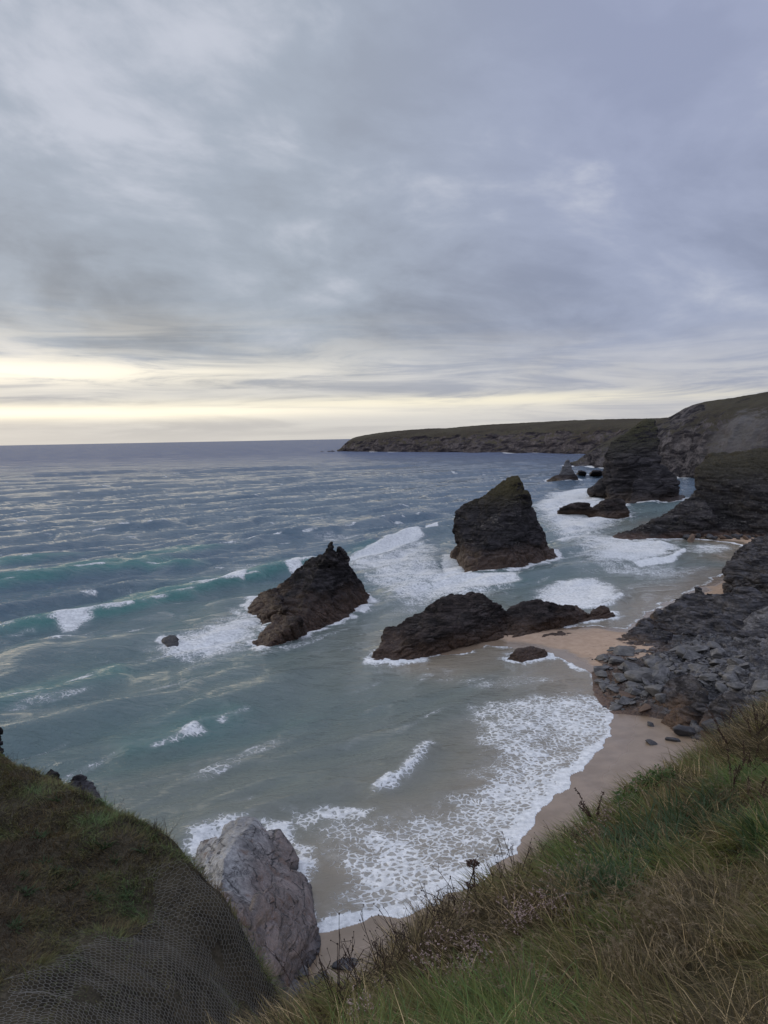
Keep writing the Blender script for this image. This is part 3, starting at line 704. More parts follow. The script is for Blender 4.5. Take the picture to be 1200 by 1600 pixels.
while cnt < 280:
    x, y = random.uniform(935, 1215), random.uniform(1005, 1118)
    if poly_sd(np.array([[x, y]]), [(a, b) for a, b in region])[0] < 0: continue
    s_ = random.choice([.25, .3, .4, .5, .6, .8, 1.1, 1.5, 2.1, 2.7]) * (0.8 if x < 975 else 1.0)
    if any((x - a) ** 2 + ((y - b) * 1.5) ** 2 < (3.0 * (s_ + c)) ** 2 for a, b, c in taken): 
        if random.random() < 0.93: continue
    taken.append((x, y, s_))
    o = put(proto, random.choice(BM), x, y, s_)
    if proto is None: proto = o
    tag(o, 'grey flat slate boulder heaped among many others on the spill above the sand', 'boulder', 'grey slate boulders of the spill')
    cnt += 1
BIG = [  # brown and grey blocks that one can tell apart
    (983, 1092, 2.1, BB[0], 'rounded brown boulder at the lower left corner of the boulder spill', 'brown_boulder'),
    (986, 1055, 1.5, BB[1], 'brown boulder amid grey ones halfway up the edge of the spill', 'brown_boulder'),
    (968, 1064, 1.2, BB[2], 'small brown boulder next to the sand, left of a larger brown one', 'brown_boulder'),
    (1008, 1108, 1.5, BB[0], 'brown block tucked between the rounded boulder and the slanting slab', 'brown_boulder'),
    (1104, 1112, 2.3, BM[5], 'largest grey block in the lower right of the spill above dark wet rock', 'slate_boulder'),
    (1008, 1052, 1.7, BM[7], 'upright grey block at the middle of the spill, taller than its neighbours', 'slate_boulder'),
    (990, 1076, 1.9, BM[1], 'wide grey slab lying behind the rounded brown boulder', 'slate_boulder'),
    (960, 1076, 1.5, BM[0], 'flat grey slab at the edge of the foam, left of the rounded brown boulder', 'slate_boulder'),
    (1088, 1005, 1.6, BM[6], 'pale flat topped slab at the upper edge of the boulder spill', 'slate_boulder'),
    (1088, 1048, 2.1, BM[4], 'broad pale slab with a tuft of green weed in mid spill', 'slate_boulder'),
    (1075, 1145, 2.2, BD[0], 'dark wet boulder where the spill meets the grass', 'dark_boulder'),
    (1120, 1140, 2.6, BD[2], 'large dark wet boulder beneath the largest grey block', 'dark_boulder'),
]
for x, y, s_, me, lab, nm in BIG:
    tag(put(None, me, x, y, s_, tilt=0.18, name=nm), lab, 'boulder')
for x, y, s_, me, lab in [(1016, 1134, 0.85, BD[2], 'small pointed dark stone alone on the wet sand below the spill'), (1017, 1162, 0.95, BD[1], 'oval dark stone alone on the wet sand close to the grass'),
                          (1052, 1157, 1.1, BD[0], 'low mossy dark rock on the sand beside the grass'), (945, 1105, 0.55, BD[0], 'little dark stone at the tip of the foam beside the spill'),
                          (933, 1031, 0.6, BD[1], 'dark stone on the dry sand close to the spill'), (944, 1026, 0.8, BD[0], 'pair stone on the dry sand, right of the dark one'),
                          (926, 1031, 0.35, BD[2], 'tiny dark stone farthest out on the dry sand')]:
    z0 = float(sand_z(np.array([W(x, y, 0.6)[:2]]), land_sd(np.array([W(x, y, 0.6)[:2]])))[0])
    tag(put(None, me, x, y, s_, tilt=0.1, z=z0, sink=0.25, name='beach_stone'), lab, 'stone')
# rubble apron below the near cliff and driftings of stones at its foot
src = None
for k in range(46):
    x = random.uniform(1060, 1210); y = 838.5 + random.gauss(0, 2.2) + (x - 1060) * 0.012
    o = put(src, random.choice(BB if random.random() < .6 else BD), x, y, random.uniform(1.0, 2.6), z=0.8, name='brown_boulder'); src = src or o
    tag(o, 'brown boulder in the rubble apron at the foot of the near cliff', 'boulder', 'rubble under the near cliff')

# ------------------------------------------------------------------ pale rock in the lower left
pr = rock('pale_rock', [
    hull([W(345, 1312, 3.6), W(372, 1299, 4.6), W(404, 1294, 5.0), W(424, 1316, 4.2), W(452, 1356, 3.2), W(440, 1396, 4.4), W(380, 1356, 6.0), W(330, 1346, 5.2), W(310, 1376, 5.5), W(340, 1420, 8.0), W(400, 1420, 6.6), W(420, 1346, 3.5)], 4, 0.85),
    hull([W(300, 1351, 1.0), W(312, 1324, 1.8), W(346, 1312, 3.0), W(340, 1346, 3.5), W(300, 1366, 2)], 2),
    hull([W(408, 1312, 2.2), W(416, 1300, 2.8), W(436, 1298, 2.9), W(462, 1322, 2.0), W(470, 1341, 1.0), W(466, 1352, 0.3), W(440, 1356, 1.5), W(420, 1326, 3)], 2),
    hull([W(455, 1366, 2.2), W(476, 1368, 0.8), W(485, 1391, 0.4), W(494, 1424, 1.2), W(498, 1450, 1.0), W(492, 1470, 0.6), W(440, 1406, 5), W(460, 1406, 3.6), W(450, 1470, 3.5), W(395, 1440, 8), W(420, 1500, 6), W(480, 1406, 3.0), W(380, 1480, 9)], 1.0),
    hull([W(340, 1420, 9), W(400, 1440, 7.5), W(450, 1480, 3), W(470, 1505, 1), W(440, 1534, 1.5), W(415, 1520, 5), W(370, 1500, 11), W(340, 1470, 12), W(300, 1406, 9)], 1.0),
    hull([W(325, 1386, 7), W(385, 1381, 6.4), W(410, 1430, 6.8), W(350, 1445, 9.4), W(335, 1406, 8.4), W(375, 1416, 8.0)], 2.0),
    hull([W(470, 1470, 1.2), W(500, 1462, 0.2), W(502, 1480, 0.4), W(485, 1508, 0.3), W(466, 1512, 0.4), W(472, 1490, 1.4)], 1.5)],
    0.11, 0.85, M_PALE, (0.55, -0.5), 91, cell=(1.6, 0.9, 0.5), rel=0.55, chip=0.8, warp=0.15, smooth=1)
tag(pr, 'big pale grey and pink rock between the netted bank and the foam', 'rock')
for x, y, s_ in [(470, 1520, .8), (500, 1532, .9), (530, 1548, 1.0), (486, 1545, 1.0), (455, 1550, 1.2), (515, 1560, 1.1), (545, 1565, 1.0)]:
    tag(put(None, random.choice(BD[:2] + BM[:2]), x, y, s_, z=0.6, name='beach_stone'), 'grey stone among others on the sand at the foot of the pale rock', 'stone', 'stones below the pale rock')
o = put(None, BD[1], 541, 1507, 1.3, rz=0.2, tilt=0.02, z=0.35, sink=-0.25, name='beach_stone'); tag(o, 'flat dark stone in the sand right of the pale rock', 'stone')
FOOT.append(np.array([tuple(W(*p))[:2] for p in [(300, 1330), (310, 1305), (350, 1296), (405, 1284), (440, 1290), (468, 1322), (470, 1345), (482, 1385), (496, 1420), (500, 1465), (440, 1540), (320, 1500)]]))
# ------------------------------------------------------------------ sea: one sheet out to the horizon, finest near the cove
ang = np.concatenate([np.linspace(R(-80), R(-33), 60)[:-1], np.linspace(R(-33), R(33), 900), np.linspace(R(33), R(80), 60)[1:]])
dep = np.concatenate([np.linspace(1050, 300, 480)[:-1], np.linspace(300, 40, 420)[:-1], np.geomspace(40, 0.9, 110)])
rr = H * FPX / dep
aa, rrr = np.meshgrid(ang, rr)
SX, SY = (rrr * np.sin(aa)).ravel(), (rrr * np.cos(aa)).ravel()
SP = np.stack([SX, SY], 1); SR = rrr.ravel()
near = SR < 1400
sd = np.full(len(SP), -1500.0); sd[near] = -land_sd(SP[near])        # metres off the waterline, positive at sea
sd = np.where(near, sd, 1500.0)
cl = np.full(len(SP), 300.0)
for f in FOOT:
    c = f.mean(0); rad = np.abs(f - c).max() + 30
    mk = near & (np.abs(SX - c[0]) < rad) & (np.abs(SY - c[1]) < rad)
    cl[mk] = np.minimum(cl[mk], -poly_sd(SP[mk], f))
S3 = np.c_[SP, np.zeros(len(SP))]
# --- swell
hgt = np.zeros(len(SP)); rs = np.random.default_rng(5)
shore = sstep(2, 60, sd)
wv = fbm(S3 / 60, 2, 77)
spacing = SR * SR / (H * 768.0)                                # ground step of one picture row
for k in range(26):
    lam = 7 * 1.135 ** k
    th = math.atan2(-0.62, 0.78) + rs.normal(0, 0.16 if lam > 28 else 0.42)
    d = np.array([math.cos(th), math.sin(th)])
    ph = (SP @ d) * 2 * math.pi / lam + rs.uniform(0, 6.28) + 5.0 * wv * 30 / lam
    amp = (0.0155 if lam < 22 else 0.0085) * lam * (0.38 if lam > 60 else 1.15 if lam > 35 else 1.0) * (1 - sstep(0.45, 1.3, spacing / lam)) * (1 + 0.8 * sstep(400, 1500, SR) * (lam > 18))
    s_ = np.sin(ph)
    hgt += amp * (s_ + 0.25 * np.cos(2 * ph)) * (0.75 + 0.9 * perlin(S3 / (lam * 3.1), 200 + k))
hgt *= 0.18 + 0.82 * shore
# --- the individual crests seen rolling in: pixel polyline, height, half width behind and in front
CREST = [
    ([(-70, 998), (0, 986), (60, 976), (140, 962), (210, 950), (300, 924), (380, 905), (435, 891), (480, 880), (520, 868)], 3.2, 11, 3.6),
    ([(-70, 930), (0, 917), (80, 905), (130, 897), (200, 889), (270, 884), (330, 876)], 2.6, 13, 5),
    ([(-70, 890), (0, 880), (100, 868), (180, 859), (260, 850), (340, 841), (400, 836)], 2.0, 14, 6),
    ([(190, 884), (250, 872), (330, 857), (410, 842), (480, 832), (560, 824)], 1.9, 14, 6),
    ([(440, 842), (520, 828), (600, 812), (700, 800)], 1.5, 14, 6),
    ([(-70, 852), (60, 838), (170, 828), (300, 815)], 1.7, 15, 8),
    ([(540, 868), (590, 850), (640, 832), (670, 826)], 1.5, 7, 2.5),
    ([(-60, 1112), (0, 1105), (80, 1085), (160, 1062), (230, 1045)], 1.4, 9, 4),
    ([(150, 1188), (260, 1160), (350, 1128), (400, 1098)], 1.1, 6, 2.6),
    ([(60, 1230), (180, 1200), (300, 1170), (420, 1142), (520, 1110)], 0.5, 6, 3),
    ([(250, 1322), (340, 1292), (430, 1262), (500, 1232), (560, 1205)], 0.6, 4.5, 2.2),
    ([(575, 1244), (620, 1213), (655, 1182), (682, 1160)], 0.75, 4.0, 1.6),
    ([(700, 925), (760, 921), (815, 914), (830, 905)], 0.5, 4, 1.6),
    ([(820, 962), (900, 955), (950, 945), (976, 930), (965, 916)], 0.35, 4, 1.4),
    ([(900, 893), (980, 886), (1040, 876), (1070, 860)], 0.5, 5, 1.8),
    ([(770, 843), (860, 832), (930, 815)], 0.7, 7, 2.5),
    ([(840, 775), (900, 768), (940, 760)], 0.9, 9, 4),
]
tip = np.zeros(len(SP)); crest_w = np.zeros(len(SP)); crest_front = np.zeros(len(SP))
for k, (L, h, wb, wf) in enumerate(CREST):
    Lw = cr(np.array([tuple(W(*p)) for p in L]), 40)
    mk = near & (SX > Lw[:, 0].min() - 45) & (SX < Lw[:, 0].max() + 45) & (SY > Lw[:, 1].min() - 45) & (SY < Lw[:, 1].max() + 45)
    p2 = SP[mk]; wob = np.stack([perlin(S3[mk] / 9, 500 + k), perlin(S3[mk] / 9, 540 + k)], 1) * 2.2
    d, side, al = line_d(p2 + wob * min(1, wf / 3), Lw)
    prof = np.where(side > 0, np.exp(-(d / wb) ** 1.6), np.exp(-(d / wf) ** 2))
    ends = sstep(0, 0.14, al) * (1 - sstep(0.84, 1, al))
    a = h * prof * ends * (0.85 + 0.5 * perlin(S3[mk] / 25, 300 + k))
    hgt[mk] += a - 0.22 * h * np.exp(-((d - 2.4 * wf) / (1.6 * wf)) ** 2) * (side < 0) * ends
    crest_w[mk] = np.maximum(crest_w[mk], prof * ends * h / 2.3)
    tip[mk] = np.maximum(tip[mk], 0.9 * (h > 0.65) * np.exp(-((d - 0.3) / (0.5 + 0.30 * h)) ** 2) * ends * sstep(-0.12 - 0.25 * (h > 3), 0.25, fbm(S3[mk] / 9, 3, 560 + k)))
# --- foam: where the photograph shows white water.  (outline in pixels, density, feather in metres)
ZONES = [
    ([(480, 1400), (470, 1560), (610, 1520), (730, 1470), (830, 1400), (890, 1330), (950, 1250), (1020, 1180), (1040, 1110), (985, 1075), (900, 1070), (830, 1080), (740, 1092), (695, 1110), (700, 1150), (722, 1178), (690, 1225), (600, 1258), (500, 1248), (430, 1270), (410, 1300), (470, 1330)], 0.53, 4.5),
    ([(690, 1240), (760, 1180), (850, 1150), (1000, 1130), (1030, 1180), (960, 1250), (890, 1330), (820, 1400), (720, 1380), (650, 1330)], 0.62, 6),
    ([(700, 1105), (760, 1090), (860, 1085), (1000, 1075), (1030, 1120), (860, 1135), (760, 1140), (710, 1135)], 0.56, 3),
    ([(410, 1270), (500, 1250), (570, 1250), (600, 1262), (560, 1285), (470, 1300)], 0.8, 2.5),
    ([(573, 1247), (600, 1225), (630, 1195), (655, 1160), (678, 1155), (684, 1165), (668, 1190), (640, 1218), (612, 1236)], 0.98, 1.4),
    ([(565, 1165), (620, 1160), (640, 1170), (600, 1185)], 0.42, 3),
    ([(280, 1310), (300, 1290), (350, 1275), (400, 1270), (420, 1290), (330, 1320)], 0.75, 1.6),
    ([(345, 1245), (400, 1235), (430, 1245), (400, 1262), (360, 1262)], 0.42, 2.5),
    ([(190, 1028), (240, 1000), (330, 965), (380, 935), (430, 955), (430, 985), (400, 1025), (330, 1042), (250, 1042)], 0.85, 7),
    ([(330, 985), (380, 950), (430, 965), (400, 1000), (350, 1010)], 1.0, 5),
    ([(536, 870), (580, 850), (640, 829), (664, 828), (664, 836), (620, 858), (548, 874)], 0.95, 2.2),
    ([(664, 824), (684, 818), (684, 824), (668, 829)], 1.1, 1.0),
    ([(545, 900), (600, 875), (700, 862), (712, 885), (740, 900), (800, 893), (822, 905), (815, 925), (720, 935), (620, 950), (580, 960), (578, 930)], 0.62, 6),
    ([(650, 905), (700, 880), (740, 900), (815, 893), (820, 912), (760, 924), (660, 928)], 0.82, 3),
    ([(690, 868), (712, 868), (735, 895), (715, 905), (692, 895)], 1.1, 2),
    ([(815, 958), (830, 925), (880, 905), (940, 903), (975, 918), (978, 935), (955, 950), (900, 955), (850, 962)], 0.75, 3),
    ([(850, 950), (930, 945), (974, 920), (980, 934), (955, 952), (890, 957)], 0.95, 2),
    ([(815, 790), (850, 770), (920, 770), (945, 778), (985, 788), (985, 812), (940, 830), (880, 850), (850, 838), (835, 815)], 0.68, 8),
    ([(935, 778), (985, 786), (990, 793), (940, 790)], 1.0, 3),
    ([(855, 842), (920, 828), (950, 812), (930, 832), (880, 848)], 0.95, 3),
    ([(960, 850), (1030, 846), (1068, 850), (1070, 860), (1050, 875), (1000, 886), (945, 882), (900, 880), (930, 862)], 0.78, 4),
    ([(985, 884), (1045, 874), (1068, 856), (1073, 860), (1052, 880), (1000, 889)], 1.05, 1.5),
    ([(1060, 850), (1100, 846), (1150, 851), (1168, 860), (1120, 868), (1060, 862)], 0.45, 4),
    ([(860, 775), (900, 764), (925, 765), (915, 776)], 1.0, 3),
    ([(68, 978), (80, 966), (115, 956), (146, 952), (148, 966), (120, 980), (98, 985), (82, 976)], 0.95, 1.6),
    ([(0, 990), (40, 982), (68, 978), (60, 984), (20, 992)], 0.5, 1.5),
    ([(288, 918), (330, 905), (375, 896), (386, 897), (380, 910), (340, 914)], 1.05, 1.5),
    ([(280, 918), (340, 880), (420, 868), (440, 880), (380, 896)], 0.36, 6),
    ([(438, 890), (452, 880), (474, 878), (478, 890), (455, 894)], 0.9, 1.6),
    ([(355, 1122), (372, 1110), (398, 1100), (394, 1112), (370, 1124)], 0.80, 1.2),
    ([(450, 835), (520, 828), (620, 832), (560, 850), (480, 850)], 0.34, 8),
    ([(850, 870), (1000, 895), (1140, 872), (1170, 866), (1130, 905), (1070, 925), (960, 905)], 0.30, 8),
    ([(585, 1040), (680, 1030), (720, 1050), (650, 1060), (560, 1060)], 0.36, 5),
    ([(480, 880), (560, 862), (660, 832), (710, 850), (712, 880), (735, 905), (820, 905), (815, 935), (720, 945), (660, 960), (600, 985), (580, 1010), (560, 1000), (585, 945), (570, 905), (545, 890)], 0.60, 9),
    ([(820, 790), (870, 765), (930, 765), (990, 788), (1010, 800), (960, 835), (1060, 845), (1075, 862), (1000, 895), (880, 885), (868, 850), (840, 820)], 0.62, 10),
    ([(430, 1025), (480, 995), (560, 970), (580, 990), (560, 1040), (500, 1060)], 0.34, 8), ([(0, 1000), (150, 975), (250, 950), (380, 925), (385, 945), (200, 1000), (60, 1030)], 0.30, 10),
    ([(640, 1035), (700, 1030), (760, 1050), (860, 1045), (930, 1075), (830, 1085), (720, 1085), (660, 1065)], 0.36, 4), ([(870, 845), (960, 880), (1060, 880), (1160, 865), (1130, 900), (1000, 940), (975, 905), (880, 900)], 0.42, 8),
    ([(890, 712), (935, 712), (935, 722), (895, 722)], 0.55, 10), ([(1050, 745), (1090, 745), (1085, 790), (1060, 785)], 0.42, 8),
    ([(95, 857), (108, 853), (108, 858), (96, 861)], 0.9, 1.5), ([(120, 921), (240, 905), (270, 915), (180, 935)], 0.30, 6),
]
foam = np.zeros(len(SP))
wob = np.stack([fbm(S3 / 5.5, 3, 610), fbm(S3 / 5.5, 3, 620)], 1)
for Zp, den_, fe in ZONES:
    Zw = np.array([tuple(W(*p)) for p in Zp])
    m_ = fe * 1.6 + 3
    mk = near & (SX > Zw[:, 0].min() - m_) & (SX < Zw[:, 0].max() + m_) & (SY > Zw[:, 1].min() - m_) & (SY < Zw[:, 1].max() + m_)
    s_ = poly_sd(SP[mk] + wob[mk] * fe * 0.9, Zw)
    foam[mk] = np.maximum(foam[mk], den_ * sstep(-fe * 0.8, fe * (1.1 if den_ > 1 else 2.2), s_))
foam = np.maximum(foam, 0.75 * tip)
big = fbm(S3 / 14.0, 3, 640)
strk = fbm((SP @ np.array([[0.82, 0.57], [-0.57, 0.82]]).T)[:, [0, 1, 1]] * np.array([1 / 4.5, 1 / 14., 0]), 3, 645)
foam *= np.clip(1.0 + 0.36 * big + 0.36 * strk, 0.70, 1.3)
# white rim round every rock and along the run-up on the sand
rim = np.clip(1.5 * np.exp(-np.maximum(cl, 0) / (1.0 + 0.004 * SR)) * (0.55 + 1.5 * fbm(S3 / 5, 3, 650)), 0, 1.1)
rim = np.where((SR > 120), rim, rim * 0.8)
foam = np.maximum(foam, rim)
edge_w = 0.6 + 1.1 * sstep(130, 95, SY) + 0.9 * sstep(280, 300, SY)
leadz = (SY < 126) | (SY > 285)
foam = np.maximum(foam, np.where(leadz, 1.0, 0.5) * (1.0 + 0.7 * wob[:, 1]) * (1 - sstep(edge_w * 0.1, edge_w * 2.6, sd + wob[:, 0] * 2.0)) * (sd > -3))
# far coast: white line of surf under the headland
sil = np.zeros(len(SP))
for st_ in (far_st, hill_st):
    L = cr(np.array([tuple(s[1]) for s in st_]), 60)
    mk = (SR > 500) & (SR < 3600) & (SX > -400)
    d, _, al = line_d(SP[mk], L)
    sil_ = sstep(26, 4, d) * sstep(-0.05, 0.30, fbm(S3[mk] / 45, 3, 660))
    foam[mk] = np.maximum(foam[mk], 1.1 * sil_)
# scattered whitecaps out at sea
cap = sstep(0.30, 0.42, fbm(S3 / np.array([16, 9, 1]), 4, 670)) * sstep(150, 260, SR) * (1 - sstep(900, 1600, SR))
foam = np.maximum(foam, 0.5 * cap * sstep(20, 60, sd))
wisp = sstep(0.10, 0.45, fbm((SP @ np.array([[0.62, 0.78], [-0.78, 0.62]]).T)[:, [0, 1, 1]] * np.array([1 / 26., 1 / 5., 0]), 4, 675))
foam = np.maximum(foam, 0.36 * wisp * sstep(2, 14, sd) * (1 - sstep(60, 170, sd)))
lob = sstep(0.25, 0.9, foam)
hgt += 0.16 * lob * (1 + fbm(S3 / 1.5, 3, 680)) * (SR < 420) * sstep(0.0, 1.2, sd)
hgt = np.where(sd < 0.0, np.minimum(hgt, 0.0), hgt * sstep(-0.5, 6, sd))
z = hgt + 0.03 - np.where(sd < -0.4, (-0.4 - sd) * 0.5, 0)
floor_ = sand_z(SP[near], -sd[near]) + 0.10 * sstep(-0.2, 1.5, sd[near])
z[near] = np.where(sd[near] > 0, np.maximum(z[near], floor_), z[near])
z = np.maximum(z, -6)
# --- what the water itself looks like: sand stirred up in the shallows, green, then blue
def lin(c): return np.array(c)
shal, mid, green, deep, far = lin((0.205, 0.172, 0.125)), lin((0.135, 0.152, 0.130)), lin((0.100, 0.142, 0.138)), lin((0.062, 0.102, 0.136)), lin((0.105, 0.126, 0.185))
sdn = sd + 10 * fbm(S3 / 30, 3, 690)
# the cove shelves gently: stirred sand reaches further out close by than beyond the stacks
reach = 1.0 + 0.6 * sstep(150, 90, SY) + 0.0
def lerp(a, b, f): return a * (1 - f[:, None]) + b * f[:, None]
colr = lerp(np.tile(shal, (len(SP), 1)), np.tile(mid, (len(SP), 1)), sstep(3, 20 * 1.0, sdn / reach))
colr = lerp(colr, np.tile(green, (len(SP), 1)), sstep(16, 48, sdn / reach))
colr = lerp(colr, np.tile(deep, (len(SP), 1)), sstep(45, 150, sdn))
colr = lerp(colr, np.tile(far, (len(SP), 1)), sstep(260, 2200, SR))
colr = lerp(colr, np.tile(lin((0.040, 0.155, 0.135)), (len(SP), 1)), np.clip(1.2 * crest_w, 0, 1) * 0.75 * (SR < 330) * sstep(25, 60, sdn))   # teal painted in for light passing through thin crests
mw, t = new_mat('sea_water')
g = t.n('ShaderNodeNewGeometry', out=0)
fo0, wc = t.attr('foam', 2), t.attr('water', 0)
fo = t.m('MAXIMUM', 0.0, t.m('ADD', fo0, t.m('MULTIPLY', t.m('MULTIPLY', t.m('SUBTRACT', t.noise(g, 0.42, 6, 0.68, 0.6), 0.5), 0.85), t.mr(fo0, 0.05, 0.4))))
flat = t.n('ShaderNodeMapping', {'Vector': g, 'Rotation': (0, 0, R(-52)), 'Scale': (0.55, 1.5, 0.6)})
wp = t.vm('ADD', g, t.vm('SCALE', t.vm('SUBTRACT', t.noise(g, 0.55, 4, 0.6, out=1), (0.5, 0.5, 0.5))))
sc_ = wp.node.inputs[1].links[0].from_node; sc_.inputs['Scale'].default_value = 1.7
v1 = t.n('ShaderNodeTexVoronoi', {'Vector': wp, 'Scale': 1.1, 'Randomness': 1.0}, feature='DISTANCE_TO_EDGE', out='Distance')
v2 = t.n('ShaderNodeTexVoronoi', {'Vector': wp, 'Scale': 2.3, 'Randomness': 1.0}, feature='DISTANCE_TO_EDGE', out='Distance')
lace = t.m('MINIMUM', t.m('MULTIPLY', v1, 1.45), t.m('ADD', t.m('MULTIPLY', v2, 1.6), 0.24))
fr = t.noise(g, 1.1, 6, 0.7)
fib = t.noise(flat, 0.8, 6, 0.65)
lace = t.m('ADD', lace, t.m('MULTIPLY', t.m('SUBTRACT', fr, 0.5), 0.45))
lace = t.m('ADD', lace, t.m('MULTIPLY', t.m('SUBTRACT', fib, 0.5), 0.4))
ff = t.m('SUBTRACT', t.m('MULTIPLY', fo, 0.92), t.m('ADD', t.m('MULTIPLY', lace, 0.95), 0.24))
fm = t.m('MULTIPLY', t.mr(ff, -0.03, 0.11), t.mr(fo, 0.03, 0.2))
veil = t.m('MULTIPLY', t.mr(t.m('ADD', fo, t.m('ADD', t.m('MULTIPLY', t.m('SUBTRACT', fib, 0.5), 1.3), t.m('MULTIPLY', t.m('SUBTRACT', fr, 0.5), 0.8))), 0.16, 1.15), t.m('MULTIPLY', t.mr(fo, 0.05, 0.4), t.attr('veil', 2)))
fm = t.m('MAXIMUM', fm, veil)
film = t.m('MULTIPLY', t.mr(fo, 0.05, 0.8), 0.42)                       # bubbly, aerated water between the threads
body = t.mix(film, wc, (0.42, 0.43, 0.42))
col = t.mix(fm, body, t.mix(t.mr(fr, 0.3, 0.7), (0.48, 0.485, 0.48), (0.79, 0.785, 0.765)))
h1 = t.noise(flat, 0.28, 5, 0.62, 0.4); h2 = t.noise(flat, 1.3, 5, 0.6, 0.3); h3 = t.noise(g, 4.0, 3, 0.55)
ch = t.m('ADD', t.m('MULTIPLY', h1, 1.0), t.m('ADD', t.m('MULTIPLY', h2, 0.28), t.m('MULTIPLY', h3, 0.05)))
calm = t.attr('calm', 2)
nb = t.n('ShaderNodeBump', {'Strength': calm, 'Distance': 1.7, 'Height': ch})
nb = bump(t, t.m('MULTIPLY', fm, t.m('ADD', 0.6, t.m('MULTIPLY', t.noise(g, 3.0, 5, 0.7), 0.8))), 0.6, 0.22, nb)
tilt = t.vm('MULTIPLY', t.vm('SUBTRACT', t.noise(t.n('ShaderNodeMapping', {'Vector': g, 'Rotation': (0, 0, R(-52)), 'Scale': (0.35, 1.0, 0.6)}), 0.55, 6, 0.7, 0.2, out=1), (0.5, 0.5, 0.5)), (1, 1, 0))
tilt = t.vm('SCALE', tilt); t.put(tilt.node.inputs['Scale'], t.m('MULTIPLY', t.attr('slope', 2), t.m('SUBTRACT', 1.0, fm)))
nb = t.vm('NORMALIZE', t.vm('ADD', nb, tilt))
wcol = col
pb = principled(t, col, t.mix(fm, t.n('ShaderNodeCombineColor', {0: t.attr('rough', 2), 1: 0, 2: 0}), (0.8, 0.8, 0.8)), t.m('MULTIPLY', t.attr('spec', 2), t.mr(fm, 0, 1, 1.0, 0.3)), nb, IOR=1.333)
# beyond the surf the chop is finer than the picture resolves: most facets that show lean towards the shore and mirror little
df = t.n('ShaderNodeBsdfDiffuse', {0: wcol, 2: nb})
for n_ in [n_ for n_ in t.t.nodes if n_.type == 'OUTPUT_MATERIAL']: t.t.nodes.remove(n_)
t.n('ShaderNodeOutputMaterial', {0: t.n('ShaderNodeMixShader', {0: t.m('MULTIPLY', t.attr('chop', 2), t.mr(t.noise(t.n('ShaderNodeMapping', {'Vector': g, 'Rotation': (0, 0, R(-35)), 'Scale': (0.35, 1.0, 1.0)}), 0.035, 8, 0.72), 0.36, 0.60, 0.62, 1.2, False), clamp=True), 1: pb, 2: df})}, out=None)
rough = 0.08 + 0.47 * sstep(180, 1800, SR) ** 0.7
spec = 0.5 + 0 * SR
calm = (0.42 + 0.58 * sstep(0, 45, sd)) * (0.85 - 0.3 * sstep(400, 3000, SR))
F = grid_faces(len(rr), len(ang))[:, ::-1]
keep = ~((sd[F] < -4).all(1))
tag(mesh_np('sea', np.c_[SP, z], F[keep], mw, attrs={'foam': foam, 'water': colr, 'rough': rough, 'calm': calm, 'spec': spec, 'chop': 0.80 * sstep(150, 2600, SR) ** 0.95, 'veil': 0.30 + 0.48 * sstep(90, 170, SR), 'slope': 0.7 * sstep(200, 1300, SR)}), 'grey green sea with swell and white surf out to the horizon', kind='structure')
# ------------------------------------------------------------------ the grassy ground close by
def soil(name, a, b, c):
    m, t = new_mat(name); g = t.n('ShaderNodeNewGeometry', out=0)
    n = t.noise(g, 1.6, 7, 0.65); f = t.noise(g, 14, 6, 0.7)
    col = t.mix(t.mr(n, 0.35, 0.65), a, b); col = t.mix(t.mr(f, 0.45, 0.7, 0, 0.7), col, c)
    principled(t, col, 0.95, 0.15, bump(t, t.m('ADD', n, t.m('MULTIPLY', f, .5)), 0.8, 0.10))
    return m
M_SOIL = soil('turf_soil', (0.035, 0.030, 0.014), (0.060, 0.048, 0.022), (0.08, 0.066, 0.034))
M_NETSOIL = soil('dark_bank_soil', (0.026, 0.022, 0.015), (0.070, 0.058, 0.038), (0.13, 0.11, 0.08))
EDGE = [D(1330, 1035, 17), D(1260, 1072, 15.3), D(1200, 1106, 14), D(1130, 1160, 12.5), D(1060, 1197, 11.5), D(1000, 1237, 10.5), D(940, 1287, 9.6), D(860, 1345, 8.6), D(800, 1381, 8.0), D(740, 1418, 7.4), D(660, 1470, 6.7),
        D(580, 1538, 6.0), D(520, 1580, 5.6), D(430, 1612, 5.2), D(330, 1680, 4.6)]
pts = list(EDGE) + [D(1200, 1200, 10.2), D(1330, 1200, 9), D(1200, 1350, 6.6), D(1200, 1500, 4.3), D(1200, 1600, 3.3), D(1330, 1500, 4), D(1000, 1330, 8), D(1000, 1420, 6.0), D(1000, 1500, 4.9), D(1000, 1600, 3.9), D(1100, 1280, 8.3), D(800, 1480, 5.9), D(800, 1600, 4.4), D(650, 1560, 5.2),
        D(620, 1600, 4.8), Vector((0, 0, 43.35)), Vector((2, 0, 43.6)), Vector((-2, 0.5, 42.4)), Vector((5, 2, 43.2)), Vector((12, 10, 41.5)), Vector((14, 18, 39)), Vector((0, 2, 43.0))]
for a, b in zip(EDGE[:-1], EDGE[1:]):
    e = (b - a); n = Vector((e.y, -e.x, 0)).normalized()
    if n.y < 0: n = -n
    mpt = (a + b) / 2
    for dn, dz in ((0.7, -1.0), (2.0, -4.6), (4.5, -12), (9, -26), (16, -38)):
        q = mpt + n * dn; pts.append(Vector((q.x, q.y, max(mpt.z + dz, 0.2))))
GS = RBF(pts, 0.02)
def lumps(P, s, a):
    p3 = np.c_[P, np.zeros(len(P))]
    return a * (fbm(p3 / 1.4, 4, s) * 1.3 + 0.5 * fbm(p3 / 0.45, 3, s + 5))
def slope_z(P): return GS(P) + lumps(P, 801, 0.16)
gx, gy = np.meshgrid(np.arange(-9, 22, 0.10), np.arange(-2, 30, 0.10))
